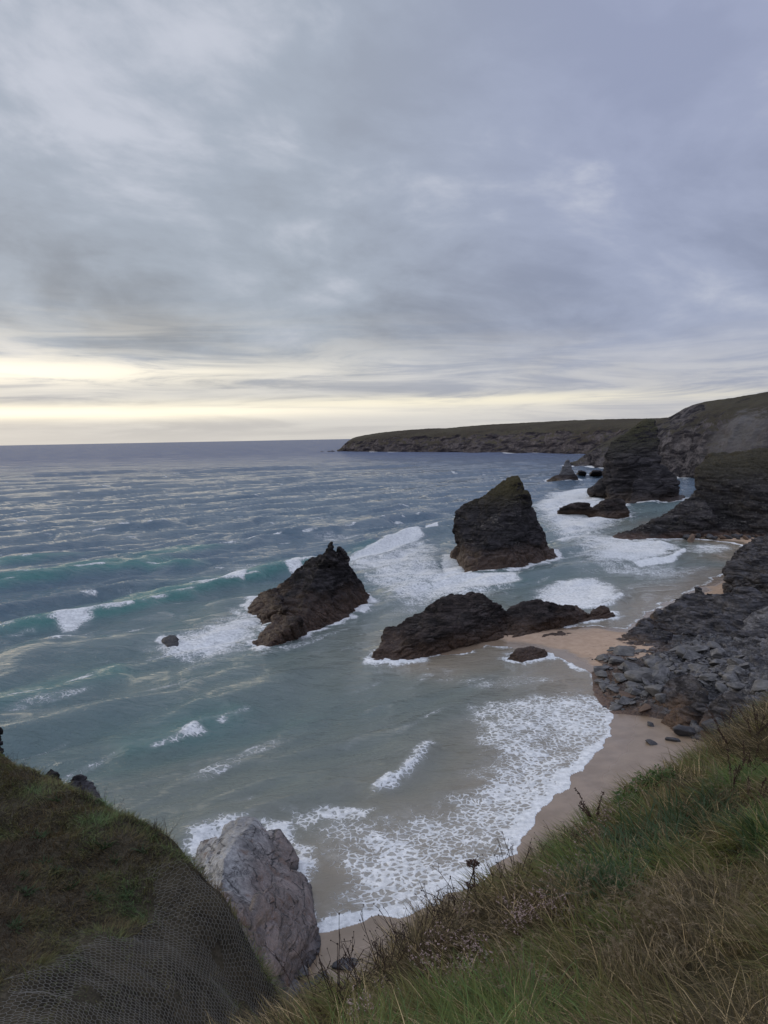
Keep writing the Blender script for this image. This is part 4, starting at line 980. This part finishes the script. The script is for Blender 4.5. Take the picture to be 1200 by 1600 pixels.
P = np.stack([gx.ravel(), gy.ravel()], 1)
zsl = slope_z(P)
SV = np.c_[P, zsl]; SF = grid_faces(gx.shape[0], gx.shape[1])
inn = (zsl[SF] > 12).all(1)
tag(mesh_np('grassy_slope', SV, SF[inn], M_SOIL), 'ground of the grassy cliff edge at lower right', kind='structure')

BEDGE = [D(-120, 1110, 21), D(-60, 1145, 19.3), D(0, 1178, 18), D(60, 1210, 17.2), D(110, 1230, 16.6), D(160, 1254, 16), D(210, 1281, 15.2), D(260, 1304, 14.5), D(290, 1345, 13.8), D(345, 1405, 13.6), D(390, 1490, 13.3), D(425, 1560, 13), D(438, 1605, 12.8), D(450, 1700, 12.2)]
bp = list(BEDGE) + [D(0, 1300, 14.8), D(0, 1400, 12.2), D(0, 1500, 10.2), D(0, 1600, 8.5), D(-120, 1300, 15), D(-120, 1500, 10), D(-120, 1650, 8), D(100, 1300, 14.7), D(100, 1400, 12.6), D(110, 1470, 11.2), D(100, 1540, 9.8), D(100, 1620, 8.8), D(200, 1340, 14),
                    D(200, 1430, 12.5), D(245, 1385, 13.4), D(250, 1440, 12.6), D(300, 1390, 13.4), D(330, 1440, 13.0), D(300, 1500, 12.0), D(200, 1500, 11.1), D(200, 1610, 9.6), D(300, 1610, 10.7), D(270, 1540, 11.0), D(360, 1510, 12.7), D(390, 1600, 11.9), Vector((-8, 2, 41)), Vector((-4, 3, 40.5)), Vector((-3, 6, 38.6)), Vector((-14, 6, 40.5))]
for a, b in zip(BEDGE[:-1], BEDGE[1:]):
    e = (b - a); n = Vector((-e.y, e.x, 0)).normalized()
    if n.x < 0: n = -n
    mpt = (a + b) / 2
    for dn, dz in ((0.6, -1.0), (1.8, -4.2), (4, -11), (8, -24), (14, -36)):
        q = mpt + n * dn; bp.append(Vector((q.x, q.y, max(mpt.z + dz, 0.2))))
GB = RBF(bp, 0.02)
def bank_z(P): return GB(P) + lumps(P, 851, 0.24)
gx, gy = np.meshgrid(np.arange(-22, 4, 0.10), np.arange(2, 32, 0.10))
P2 = np.stack([gx.ravel(), gy.ravel()], 1); zb = bank_z(P2)
BV = np.c_[P2, zb]; BF = grid_faces(gx.shape[0], gx.shape[1]); inn = (zb[BF] > 12).all(1)
tag(mesh_np('grassy_bank', BV, BF[inn], M_NETSOIL), 'ground of the dark bank at lower left', kind='structure')
SLT = BVHTree.FromPolygons([tuple(v) for v in SV], [tuple(int(a) for a in f) for f in SF])
BKT = BVHTree.FromPolygons([tuple(v) for v in BV], [tuple(int(a) for a in f) for f in BF])

# ------------------------------------------------------------------ grass
def grass_mat(name, tr=0.35):
    m, t = new_mat(name)
    c = t.attr('tint', 0)
    p = t.n('ShaderNodeBsdfPrincipled', {'Base Color': c, 'Roughness': 0.6, 'Specular IOR Level': 0.25})
    tl = t.n('ShaderNodeBsdfTranslucent', {0: c})
    t.n('ShaderNodeOutputMaterial', {0: t.n('ShaderNodeMixShader', {0: tr, 1: p, 2: tl})}, out=None)
    return m
M_GRASS = grass_mat('long_grass')
def blades(roots, length, width, lean_dir, lean, droop, tint, seg=3):
    """curved tapering blades; all arrays one row per blade"""
    n = len(roots); t = np.linspace(0, 1, seg + 1)
    d = lean_dir / (np.linalg.norm(lean_dir, axis=1)[:, None] + 1e-9)
    pts_ = []
    for s in t:
        a = lean + droop * s
        hz, vz = np.sin(a), np.cos(a)
        step = (length / seg)[:, None] * np.c_[d * hz[:, None], vz] if s > 0 else 0
        pts_.append(roots if s == 0 else pts_[-1] + step)
    side = np.c_[-d[:, 1], d[:, 0], np.zeros(n)]
    tw = rng.uniform(-1.2, 1.2, n); dz = np.c_[d, np.zeros(n)]
    side = side * np.cos(tw)[:, None] + dz * np.sin(tw)[:, None]
    V = []; 
    for k in range(seg):
        wd = width * (1.0 if k == 0 else 1 - (t[k]) ** 1.6 * 0.7)
        V += [pts_[k] - side * wd[:, None] * .5, pts_[k] + side * wd[:, None] * .5]
    V.append(pts_[seg]); nv = 2 * seg + 1
    VV = np.stack(V, 1).reshape(-1, 3)
    b = np.arange(n)[:, None] * nv
    Q = np.concatenate([b + np.array([[2 * k, 2 * k + 1, 2 * k + 3, 2 * k + 2]]) for k in range(seg - 1)]) if seg > 1 else np.zeros((0, 4), int)
    Tt = b + np.array([[2 * seg - 2, 2 * seg - 1, 2 * seg]])
    tc = np.repeat(tint, nv, 0)
    return VV, Q, Tt, tc
def pal(u, stops):
    xs = [s[0] for s in stops]; return np.stack([np.interp(u, xs, [s[1][k] for s in stops]) for k in range(3)], 1)
OLIVE = [(0.0, (0.028, 0.021, 0.011)), (0.22, (0.050, 0.038, 0.018)), (0.45, (0.062, 0.052, 0.018)), (0.62, (0.050, 0.058, 0.015)), (0.82, (0.036, 0.060, 0.017)), (1.0, (0.041, 0.065, 0.021))]
def scatter(zf, n, x0, x1, y0, y1, vis, maxd):
    P = np.stack([rng.uniform(x0, x1, n), rng.uniform(y0, y1, n)], 1)
    z = zf(P); p3 = np.c_[P, z]; q = px(p3)
    inf_ = (q[:, 0] > -60) & (q[:, 0] < 1260) & (q[:, 1] < 1680) & (P[:, 1] > 0.6)
    far_ = (P[:, 1] > -0.5) & (np.hypot(P[:, 0], P[:, 1]) > 1.3) & (rng.random(n) < 0.5)
    ok = (inf_ | far_) & vis(P, z, q)
    return p3[ok], q[ok]
# right slope
def vis_s(P, z, q):
    s = GS(P); gxv = (GS(P + [0.2, 0]) - s) / .2; gyv = (GS(P + [0, .2]) - s) / .2
    steep = np.hypot(gxv, gyv)
    dist = np.hypot(P[:, 0], P[:, 1])
    return (steep < 2.3 + 0.5 * rng.random(len(P))) & (z > 33) & (rng.random(len(P)) < np.clip(7.5 / dist, 0.3, 1.0))
rt, q = scatter(slope_z, 330000, -3, 15, 1.0, 19, vis_s, 20)
n = len(rt); D2 = np.linalg.norm(rt - [0, 0, H], axis=1)
pt = fbm(np.c_[rt[:, :2] / 1.1, np.zeros(n)], 3, 820); pt2 = fbm(np.c_[rt[:, :2] / 2.6, np.ones(n)], 3, 825)
u = np.clip(0.40 + 0.95 * pt + 0.95 * pt2 + rng.normal(0, 0.10, n), 0, 1)
tint = pal(u, OLIVE)
straw = rng.random(n) < np.clip(0.13 + 0.34 * (0.5 - u), 0.05, 0.35)
tint[straw] = np.array([0.150, 0.112, 0.060]) * rng.uniform(0.5, 1.25, (straw.sum(), 1))
tint *= rng.uniform(0.65, 1.35, (n, 1)) * 2.7
tus = worley(np.c_[rt[:, :2] / 0.62, np.full(n, 0.5)], 835)[0]
fl = np.stack([perlin(np.c_[rt[:, :2] / 0.6, np.zeros(n) + k], 830 + k) for k in (0, 5)], 1) * 1.4
ldir = np.array([-0.8, 0.35]) + 2.0 * fl + rng.normal(0, 0.45, (n, 2))
VV, Q, Tt, tc = blades(rt - [0, 0, 0.03], rng.uniform(0.18, 0.42, n) * (1 + 0.5 * pt) * np.clip(1.45 - 0.85 * tus, 0.5, 1.5), rng.uniform(0.0045, 0.0095, n) * np.clip(D2 / 6, 0.8, 1.6), ldir, rng.uniform(0.2, 0.9, n), rng.uniform(0.4, 1.3, n), tint)
tag(mesh_np('grass', VV, [Q, Tt], M_GRASS, attrs={'tint': tc}), 'long wind combed olive and straw grass on the cliff edge', 'grass', kind='stuff')
# left bank
NETPOLY = [(292, 1350), (240, 1366), (246, 1425), (215, 1458), (185, 1468), (122, 1462), (118, 1500), (85, 1495), (60, 1520), (40, 1535), (0, 1552), (-40, 1570), (-60, 1700), (470, 1700), (440, 1600), (428, 1560), (392, 1488), (347, 1403)]
def vis_b(P, z, q):
    s = GB(P); gxv = (GB(P + [0.2, 0]) - s) / .2; gyv = (GB(P + [0, .2]) - s) / .2
    steep = np.hypot(gxv, gyv)
    netd = poly_sd(q + rng.normal(0, 9, q.shape) + np.c_[perlin(q[:, [0, 1, 1]] / 34.0 * np.array([1, 1, 0]), 886), perlin(q[:, [0, 1, 1]] / 30.0 * np.array([1, 1, 0]), 887)] * 34, NETPOLY)
    return (steep < 2.6) & (z > 31) & (q[:, 0] < 470) & ((netd < 0) | (rng.random(len(P)) < 0.42))
rt, q = scatter(bank_z, 300000, -15, 0, 6, 24, vis_b, 30)
n = len(rt); D2 = np.linalg.norm(rt - [0, 0, H], axis=1)
pt = fbm(np.c_[rt[:, :2] / 1.3, np.zeros(n)], 3, 860); pt2 = fbm(np.c_[rt[:, :2] / 3.0, np.ones(n)], 3, 865)
u = np.clip(0.34 + 1.0 * pt + 1.0 * pt2 + 0.25 * sstep(1400, 1230, q[:, 1]) + rng.normal(0, 0.09, n), 0, 1)
tint = pal(u, [(0.0, (0.020, 0.014, 0.009)), (0.3, (0.036, 0.026, 0.013)), (0.55, (0.036, 0.036, 0.014)), (0.8, (0.030, 0.042, 0.016)), (1.0, (0.034, 0.056, 0.024))]) * rng.uniform(0.6, 1.4, (n, 1)) * 4.5
straw = rng.random(n) < 0.07
tint[straw] = np.array([0.115, 0.085, 0.05]) * rng.uniform(0.5, 1.2, (straw.sum(), 1))
fl = np.stack([perlin(np.c_[rt[:, :2] / 1.0, np.zeros(n) + k], 870 + k) for k in (0, 5)], 1)
ldir = np.array([0.5, -0.5]) + 2.0 * fl + rng.normal(0, 0.5, (n, 2))
netd = poly_sd(q, NETPOLY)
ln = rng.uniform(0.12, 0.30, n) * (1 + 0.5 * pt) * np.where(netd > 0, 0.45, 1.0)
VV, Q, Tt, tc = blades(rt - [0, 0, 0.03], ln, rng.uniform(0.006, 0.011, n) * np.clip(D2 / 12, 0.8, 1.5), ldir, rng.uniform(0.1, 0.9, n), rng.uniform(0.3, 1.3, n), tint, seg=2)
tag(mesh_np('grass', VV, [Q, Tt], M_GRASS, attrs={'tint': tc}), 'short dark olive and brown turf over the bank above the netting', 'grass', kind='stuff')

# ------------------------------------------------------------------ wire netting pinned over the face of the bank
def tubes(segs, rad, sides=4):
    """segs: list of (a, b) arrays"""
    A = np.array([s[0] for s in segs]); B = np.array([s[1] for s in segs])
    d = B - A; d /= np.linalg.norm(d, axis=1)[:, None] + 1e-9
    ref = np.where(np.abs(d[:, 2:3]) > 0.9, np.array([[1., 0, 0]]), np.array([[0, 0, 1.]]))
    u_ = np.cross(d, ref); u_ /= np.linalg.norm(u_, axis=1)[:, None] + 1e-9; v_ = np.cross(d, u_)
    rad = np.broadcast_to(np.asarray(rad, float), (len(A),))[:, None]
    ring = []
    for k in range(sides):
        a = 2 * math.pi * k / sides; o = (u_ * math.cos(a) + v_ * math.sin(a)) * rad
        ring += [A + o, B + o]
    V = np.stack(ring, 1).reshape(-1, 3); b = np.arange(len(A))[:, None] * 2 * sides
    F = np.concatenate([b + np.array([[2 * k, 2 * k + 1, 2 * ((k + 1) % sides) + 1, 2 * ((k + 1) % sides)]]) for k in range(sides)])
    return V, F
O3 = np.array(D(245, 1480, 11.8))
cpt = [np.array(D(x, y, d)) for x, y, d in ((300, 1390, 13.4), (200, 1600, 9.6), (390, 1600, 11.9), (110, 1470, 11.2))]
A_ = np.stack(cpt) - np.mean(cpt, 0); nrm = np.linalg.svd(A_)[2][2]; nrm *= -1 if nrm[2] < 0 else 1
view = O3 - np.array([0, 0, H]); 
e1 = np.cross([0, 0, 1.], nrm); e1 /= np.linalg.norm(e1); e2 = np.cross(nrm, e1)
CELL = 0.072
nodes = {}
def netpoint(u_, v_):
    o = O3 + e1 * u_ + e2 * v_
    o = o + (e1 * perlin(np.array([[u_ * 1.1, v_ * 1.1, 0.3]]), 880)[0] + e2 * perlin(np.array([[u_ * 1.1, v_ * 1.1, 5.3]]), 881)[0]) * 0.09
    hit = BKT.ray_cast(Vector(o + nrm * 6), Vector(-nrm))
    if hit[0] is None: return None
    return np.array(hit[0]) + np.array(hit[1] if hit[1].z > 0 else -hit[1]) * (0.035 + 0.03 * perlin(np.array([[u_ * 2, v_ * 2, 1.7]]), 882)[0])
segs = []
def key(a): return (round(a[0] * 1000), round(a[1] * 1000))
hx, hy = CELL, CELL * 1.28
NU, NV = 76, 60
tests = {}
def get(u_, v_):
    k = key((u_, v_))
    if k not in nodes:
        p = netpoint(u_, v_)
        if p is not None:
            qx = px(p[None])[0]
            lim = poly_sd((qx + np.array([34, 30]) * perlin(np.array([[u_ * 1.7, v_ * 1.7, 9.5]]), 885)[0] + np.array([10, 8]) * perlin(np.array([[u_ * 4, v_ * 4, .5]]), 884)[0])[None], NETPOLY)[0]
            if lim < 0: p = None
        nodes[k] = p
    return nodes[k]
for i in range(-NU, NU):
    for j in range(-NV, NV):
        cx_, cy_ = (i + 0.5 * (j % 2)) * hx, j * hy * 0.75
        pv_ = [(cx_, cy_ - hy / 2), (cx_ + hx / 2, cy_ - hy / 4), (cx_ + hx / 2, cy_ + hy / 4), (cx_, cy_ + hy / 2)]
        for a, b in zip(pv_[:-1], pv_[1:]):
            A__, B__ = get(*a), get(*b)
            if A__ is not None and B__ is not None and perlin(np.array([[a[0] * 1.3, a[1] * 1.3, 3.1]]), 889)[0] < 0.47 and np.linalg.norm(A__ - B__) < 0.2: segs.append((A__, B__))
m_, t = new_mat('galvanised_wire')
principled(t, (0.21, 0.195, 0.17), 0.6, 0.4)
V, F = tubes(segs, 0.0028)
tag(mesh_np('wire_netting', V, F, m_), 'grey hexagonal wire netting draped over the dark face of the bank', 'wire netting')

# dark crag showing behind the crest of the bank
tag(rock('crag', [hull([D(60, 1226, 20), D(78, 1215, 20), D(96, 1220, 20), D(112, 1262, 19.5)], 1.2, base=35), hull([D(95, 1238, 20), D(112, 1228, 20), D(126, 1224, 20.5), D(138, 1229, 20.5), D(152, 1239, 20.5), D(163, 1250, 20), D(130, 1264, 19.5)], 1.2, base=35)], 0.035, 0.10, M_DSLATE, (0.5, 0.3), 95, foot=False),
    'dark jagged rock poking out behind the crest of the bank', 'rock')
tag(rock('crag', [hull([D(-30, 1165, 22), D(-28, 1150, 22), D(0, 1152, 22), D(8, 1162, 22), D(6, 1190, 21)], 2, base=33)], 0.05, 0.14, M_DSLATE, (0.5, 0.3), 96, foot=False),
    'tip of dark rock at the far left end of the bank', 'rock')
#@@PLANTS
# ------------------------------------------------------------------ plants one can tell apart
def on(tree, x, y):
    h = tree.ray_cast(Vector((0, 0, H)), ray(x, y).normalized()); return h[0]
def mat_plain(name, c1, c2, rough=0.8, tr=0.0):
    m, t = new_mat(name); g = t.n('ShaderNodeNewGeometry', out=0)
    col = t.mix(t.noise(g, 9.0, 4, 0.6), c1, c2)
    if tr:
        p = t.n('ShaderNodeBsdfPrincipled', {'Base Color': col, 'Roughness': rough, 'Specular IOR Level': 0.25}); l = t.n('ShaderNodeBsdfTranslucent', {0: col})
        t.n('ShaderNodeOutputMaterial', {0: t.n('ShaderNodeMixShader', {0: tr, 1: p, 2: l})}, out=None)
    else: principled(t, col, rough, 0.2)
    return m
M_STEM = mat_plain('dead_brown_stem', (0.020, 0.012, 0.010), (0.060, 0.038, 0.030))
M_SEED = mat_plain('dead_brown_seed', (0.030, 0.018, 0.014), (0.085, 0.048, 0.036))
M_PINK = mat_plain('faded_pink_flower', (0.26, 0.17, 0.15), (0.46, 0.36, 0.33))
M_PSTEM = mat_plain('thin_red_brown_stem', (0.07, 0.04, 0.028), (0.13, 0.08, 0.055))
M_LEAF = mat_plain('dark_green_leaf', (0.028, 0.052, 0.018), (0.066, 0.108, 0.042), 0.5, 0.3)
M_LEAF2 = mat_plain('fresh_green_leaf', (0.040, 0.075, 0.016), (0.085, 0.125, 0.028), 0.5, 0.3)
M_STRAW = mat_plain('pale_straw', (0.13, 0.095, 0.055), (0.27, 0.21, 0.135), 0.8, 0.2)
def blobs(cs, rs_, sub=1, sq=None):
    bm = bmesh.new()
    for c, r in zip(cs, rs_):
        m4 = Matrix.Translation(Vector(c)) @ Matrix.Diagonal((r, r, r * (sq or 1), 1))
        bmesh.ops.create_icosphere(bm, subdivisions=sub, radius=1.0, matrix=m4)
    me = bpy.data.meshes.new('t'); bm.to_mesh(me); bm.free(); return me
def link_mesh(name, me, mat, parent):
    me.materials.append(mat); me.name = name
    me.polygons.foreach_set('use_smooth', np.ones(len(me.polygons), bool))
    o = bpy.data.objects.new(name, me); COL.objects.link(o); o.parent = parent; return o
def empty(name, loc=(0, 0, 0)):
    o = bpy.data.objects.new(name, None); COL.objects.link(o); o.location = loc; o.empty_display_size = 0.1; return o
def chain(p, d, L, n, wob, up_=0.0):
    pts_ = [np.array(p, float)]; d = np.array(d, float)
    for k in range(n):
        d = d + rng.normal(0, wob, 3) + np.array([0, 0, up_]); d /= np.linalg.norm(d); pts_.append(pts_[-1] + d * L / n)
    return pts_
def proto_stalk(kind, k):
    e = empty('dead_stalk' if kind != 'umbel' else 'dead_umbel')
    segs, rad, heads = [], [], []
    if kind == 'spike':                                # dock-like, seeds up the stem
        for j in range(rng.integers(2, 5)):
            c = chain((0, 0, 0), (rng.normal(0, .28), rng.normal(0, .28), 1), rng.uniform(.4, .7), 8, .06); cs, rs_ = [], []; heads.append((cs, rs_))
            for a, b in zip(c[:-1], c[1:]): segs.append((a, b)); rad.append(.0035)
            for q_ in range(60):
                f = rng.uniform(.45, 1) * 7.99; i = int(f); p = c[i] + (c[i + 1] - c[i]) * (f - i)
                cs.append(p + rng.normal(0, .008, 3)); rs_.append(rng.uniform(.004, .009))
    elif kind == 'twig':                               # bare branching stems
        for j in range(rng.integers(3, 6)):
            c = chain((0, 0, 0), (rng.normal(0, .5), rng.normal(0, .5), 1), rng.uniform(.3, .6), 7, .1)
            for i, (a, b) in enumerate(zip(c[:-1], c[1:])):
                segs.append((a, b)); rad.append(.003)
                if i > 2:
                    d = (b - a) / np.linalg.norm(b - a) + rng.normal(0, .6, 3); c2 = chain(b, d, rng.uniform(.05, .14), 3, .1)
                    for a2, b2 in zip(c2[:-1], c2[1:]): segs.append((a2, b2)); rad.append(.0018)
                    segs.append((c2[-1], c2[-1] + (c2[-1] - c2[-2]) * .3)); rad.append(rng.uniform(.004, .007))
    else:                                              # umbels of dead hogweed
        c = chain((0, 0, 0), (rng.normal(0, .12), rng.normal(0, .12), 1), rng.uniform(.4, .62), 7, .05)
        for a, b in zip(c[:-1], c[1:]): segs.append((a, b)); rad.append(.006)
        for top in [c[-1], c[4] + rng.normal(0, .08, 3) + [0, 0, .1]]:
            if top is not c[-1]: segs.append((c[3], top)); rad.append(.004)
            cs, rs_ = [], []; heads.append((cs, rs_))
            for j in range(14):
                a = rng.uniform(0, 6.28); rr_ = rng.uniform(.01, .055); p = top + np.array([rr_ * math.cos(a), rr_ * math.sin(a), .05 - rr_ * .3])
                segs.append((top, p)); rad.append(.002)
                for q_ in range(3): cs.append(p + rng.normal(0, .007, 3)); rs_.append(rng.uniform(.005, .009))
    V, F = tubes(segs, np.array(rad))
    mesh_np('stem', V, F, M_STEM, parent=e)
    for cs, rs_ in heads: link_mesh('seed_head', blobs(cs, rs_), M_SEED, e)
    return e
def copy_tree(o):
    c = o.copy(); COL.objects.link(c)
    for ch in o.children:
        d = ch.copy(); COL.objects.link(d); d.parent = c
    return c
def place_all(protos, spots, tree, smin, smax, label, cat, group=None):
    used = set()
    for i, (x, y) in enumerate(spots):
        p = on(tree, x, y)
        if p is None: continue
        pr_ = protos[i % len(protos)]
        o = pr_ if id(pr_) not in used else copy_tree(pr_)
        used.add(id(pr_))
        o.location = p - Vector((0, 0, .02)); o.rotation_euler = (random.gauss(0, .12), random.gauss(0, .12), random.uniform(0, 6.28))
        s_ = random.uniform(smin, smax); o.scale = (s_, s_, s_)
        tag(o, label[i] if isinstance(label, list) else label, cat, group)
    for pr_ in protos:
        if id(pr_) not in used:
            for ch in list(pr_.children): bpy.data.objects.remove(ch)
            bpy.data.objects.remove(pr_)
def along(L, n, sp):
    L = np.array(L, float); out_ = []
    d = np.cumsum([0] + [np.linalg.norm(b - a) for a, b in zip(L[:-1], L[1:])])
    for k in range(n):
        f = random.uniform(0, d[-1]); i = min(int(np.searchsorted(d, f, 'right')) - 1, len(L) - 2)
        p = L[i] + (L[i + 1] - L[i]) * ((f - d[i]) / (d[i + 1] - d[i])); out_.append((p[0] + random.gauss(0, sp), p[1] + abs(random.gauss(0, sp)) + 2))
    return out_
rim_line = [(1190, 1118), (1130, 1165), (1060, 1202), (1000, 1242), (940, 1292), (860, 1350), (800, 1386), (740, 1424), (660, 1476), (580, 1545), (520, 1588)]
place_all([proto_stalk('spike', k) for k in range(5)], [(1040, 1206), (1048, 1202), (925, 1300), (936, 1296)] + [(random.uniform(1110, 1196), random.uniform(1150, 1225)) for _ in range(8)] + [(random.uniform(1140, 1195), random.uniform(1240, 1290)) for _ in range(3)], SLT, .75, 1.05,
          'dark seed spiked dead stems standing in the grass towards the right edge', 'dead stalk', 'dark dead seed stalks')
place_all([proto_stalk('twig', k) for k in range(6)], along([(900, 1322), (800, 1388), (740, 1426), (660, 1480), (590, 1540), (450, 1592)], 30, 9), SLT, .7, 1.1,
          'bare brown twiggy dead stems on the rim of the grassy edge above the sand', 'dead stalk', 'bare twiggy stems on the rim')
place_all([proto_stalk('umbel', k) for k in range(2)], [(727, 1436), (748, 1428)], SLT, 1.0, 1.1, ['taller dead brown umbel silhouetted against the foam', 'shorter dead brown umbel just right of the taller one'], 'dead flower')
def proto_thrift(k):
    e = empty('pink_flower'); segs, cs, rs_ = [], [], []
    for j in range(rng.integers(9, 16)):
        c = chain((0, 0, 0), (rng.normal(0, .45), rng.normal(0, .45), 1), rng.uniform(.12, .24), 4, .08)
        segs += list(zip(c[:-1], c[1:])); cs.append(c[-1]); rs_.append(rng.uniform(.004, .008))
        for q_ in range(3): cs.append(c[-1] + rng.normal(0, .008, 3)); rs_.append(rng.uniform(.003, .005))
    V, F = tubes(segs, .0012); mesh_np('stem', V, F, M_PSTEM, parent=e)
    link_mesh('blossoms', blobs(cs, rs_, 1, .8), M_PINK, e); return e
sp1 = along([(950, 1290), (850, 1358), (800, 1400), (740, 1460), (660, 1500), (600, 1560), (545, 1600)], 32, 30)
sp2 = along([(860, 1410), (800, 1440), (740, 1500), (700, 1530)], 18, 20) + along([(930, 1290), (960, 1270), (1000, 1240)], 10, 7)
place_all([proto_thrift(k) for k in range(8)], sp1 + sp2, SLT, .9, 1.3, 'faded pale pink flower heads on thin stems below the rim of the grass', 'flower', 'faded pink flowers along the rim')
place_all([proto_thrift(20)], [(922, 1325), (917, 1340), (930, 1350), (700, 1560)], SLT, .6, .8, 'small pinkish white flowers apart from the rest, in the open grass', 'flower', 'stray flowers in the grass')
def proto_tuft(name, n, Lr, wr, mat, lean, seg=4, sp=.10, dr=(.5, 1.5)):
    roots = np.c_[rng.normal(0, sp, (n, 2)), np.zeros(n)]
    VV, Q, Tt, tc = blades(roots, rng.uniform(*Lr, n), rng.uniform(*wr, n), rng.normal(0, 1, (n, 2)) + roots[:, :2] * 6, rng.uniform(*lean, n), rng.uniform(*dr, n), np.zeros((n, 3)), seg)
    return mesh_np(name, VV, [Q, Tt], mat)
protos = [proto_tuft('leafy_tuft', 75, (.25, .5), (.010, .018), M_LEAF, (.1, .6)) for k in range(4)]
spots = [(985, 1330), (1005, 1318), (1030, 1325), (1050, 1310), (1075, 1318), (1010, 1345), (1040, 1350), (965, 1350), (1090, 1300), (1110, 1290), (945, 1385), (925, 1400), (960, 1400), (905, 1405), (1165, 1300), (1190, 1310), (1185, 1340), (980, 1385), (1120, 1262), (1060, 1290)]
place_all(protos, spots, SLT, .75, 1.1, 'dark green tuft of broad strap leaves in the middle of the grassy edge', 'plant', 'green strap leaf tufts')
def proto_straw(k):
    e = empty('straw_tuft'); n = 8; segs, heads = [], []
    for j in range(n):
        d = rng.normal(0, .5, 2) + [-.5, 0]
        hv = []; heads.append(hv); c = chain((0, 0, 0), (d[0] * .6, d[1] * .6, 1), rng.uniform(.26, .44), 6, .1)
        segs += list(zip(c[:-1], c[1:]))
        end = c[-1]; dd = (c[-1] - c[-2]); dd = dd / np.linalg.norm(dd)
        for q_ in range(13):
            f = rng.uniform(0, 1); p = end + dd * .09 * (f - .3) + np.array([dd[0], dd[1], -1.0]) * .05 * f * f
            hv.append((p, dd))
    V, F = tubes(segs, .0013); mesh_np('stem', V, F, M_STRAW, parent=e)
    for hv in heads:
      m_ = len(hv); VV, Q, Tt, tc = blades(np.array([p for p, _ in hv]), rng.uniform(.02, .045, m_), rng.uniform(.003, .006, m_), np.array([d[:2] for _, d in hv]) + rng.normal(0, .35, (m_, 2)), rng.uniform(.6, 1.8, m_), rng.uniform(.3, 1.2, m_), np.zeros((m_, 3)), 2)
      mesh_np('seed_head', VV, [Q, Tt], M_STRAW, parent=e)
    return e
spots = [(random.gauss(1020, 40), random.gauss(1455, 24)) for _ in range(17)] + [(random.gauss(1110, 50), random.gauss(1470, 30)) for _ in range(10)] + [(random.uniform(950, 1020), random.uniform(1500, 1540)) for _ in range(8)] + [(random.uniform(860, 960), random.uniform(1380, 1450)) for _ in range(7)] + [(random.uniform(1120, 1190), random.uniform(1215, 1275)) for _ in range(9)] + [(random.uniform(640, 900), random.uniform(1470, 1590)) for _ in range(14)]
place_all([proto_straw(k) for k in range(7)], spots, SLT, .7, 1.05, 'pale straw grass tuft with nodding seed heads in the greener grass', 'grass tuft', 'pale nodding straw tufts')
def proto_bush(mat, n=420, r=.26):
    e = empty('shrub'); P_ = rng.normal(0, 1, (n, 3)); P_ /= np.linalg.norm(P_, axis=1)[:, None]; P_ *= (rng.random((n, 1)) ** .4) * np.array([r, r, r * .7]); P_[:, 2] = np.abs(P_[:, 2]) + .04
    P_ *= (1 + .5 * perlin(P_ / .12, 3))[:, None]
    VV, Q, Tt, tc = blades(P_, rng.uniform(.03, .06, n), rng.uniform(.02, .034, n), rng.normal(0, 1, (n, 2)), rng.uniform(.4, 1.6, n), rng.uniform(.2, .9, n), np.zeros((n, 3)), 2)
    mesh_np('foliage', VV, [Q, Tt], mat, parent=e)
    segs = [(np.zeros(3), P_[i]) for i in range(0, n, 16)]; V, F = tubes(segs, .003); mesh_np('stem', V, F, M_STEM, parent=e); return e
place_all([proto_bush(M_LEAF2) for k in range(3)], [(1044, 1222), (1022, 1232), (985, 1262)], SLT, .9, 1.2, ['fresh green leafy shrub on the rim, topmost of three', 'fresh green leafy shrub between two others on the rim', 'lowest fresh green leafy shrub on the rim, above the pink flowers'], 'shrub', 'fresh green shrubs on the rim')
# bank: weeds and dead stems
protos = [proto_tuft('leafy_weed', 34, (.14, .26), (.016, .030), M_LEAF, (.4, 1.1), 3, .05, (.3, .9)) for k in range(3)]
place_all(protos, [(70, 1350), (90, 1360), (180, 1345), (165, 1322), (40, 1395), (30, 1370), (225, 1330), (240, 1310), (150, 1400), (110, 1385), (60, 1310), (160, 1375), (90, 1250), (200, 1400), (20, 1450)], BKT, .8, 1.3,
          'dark green leafy weed in the brown turf of the bank', 'plant', 'leafy weeds on the bank')
place_all([proto_stalk('twig', k) for k in range(4)], along([(5, 1185), (60, 1214), (110, 1234), (160, 1258), (210, 1285), (260, 1308)], 26, 5), BKT, .45, .8,
          'small brown dead stems sticking up along the crest of the bank', 'dead stalk', 'dead stems on the crest of the bank')
place_all([proto_stalk('twig', 9)], [(20, 1300), (190, 1322), (150, 1330), (230, 1345)], BKT, .8, 1.0, 'pale dead twigs lying in the turf of the bank', 'dead stalk', 'dead twigs in the turf')
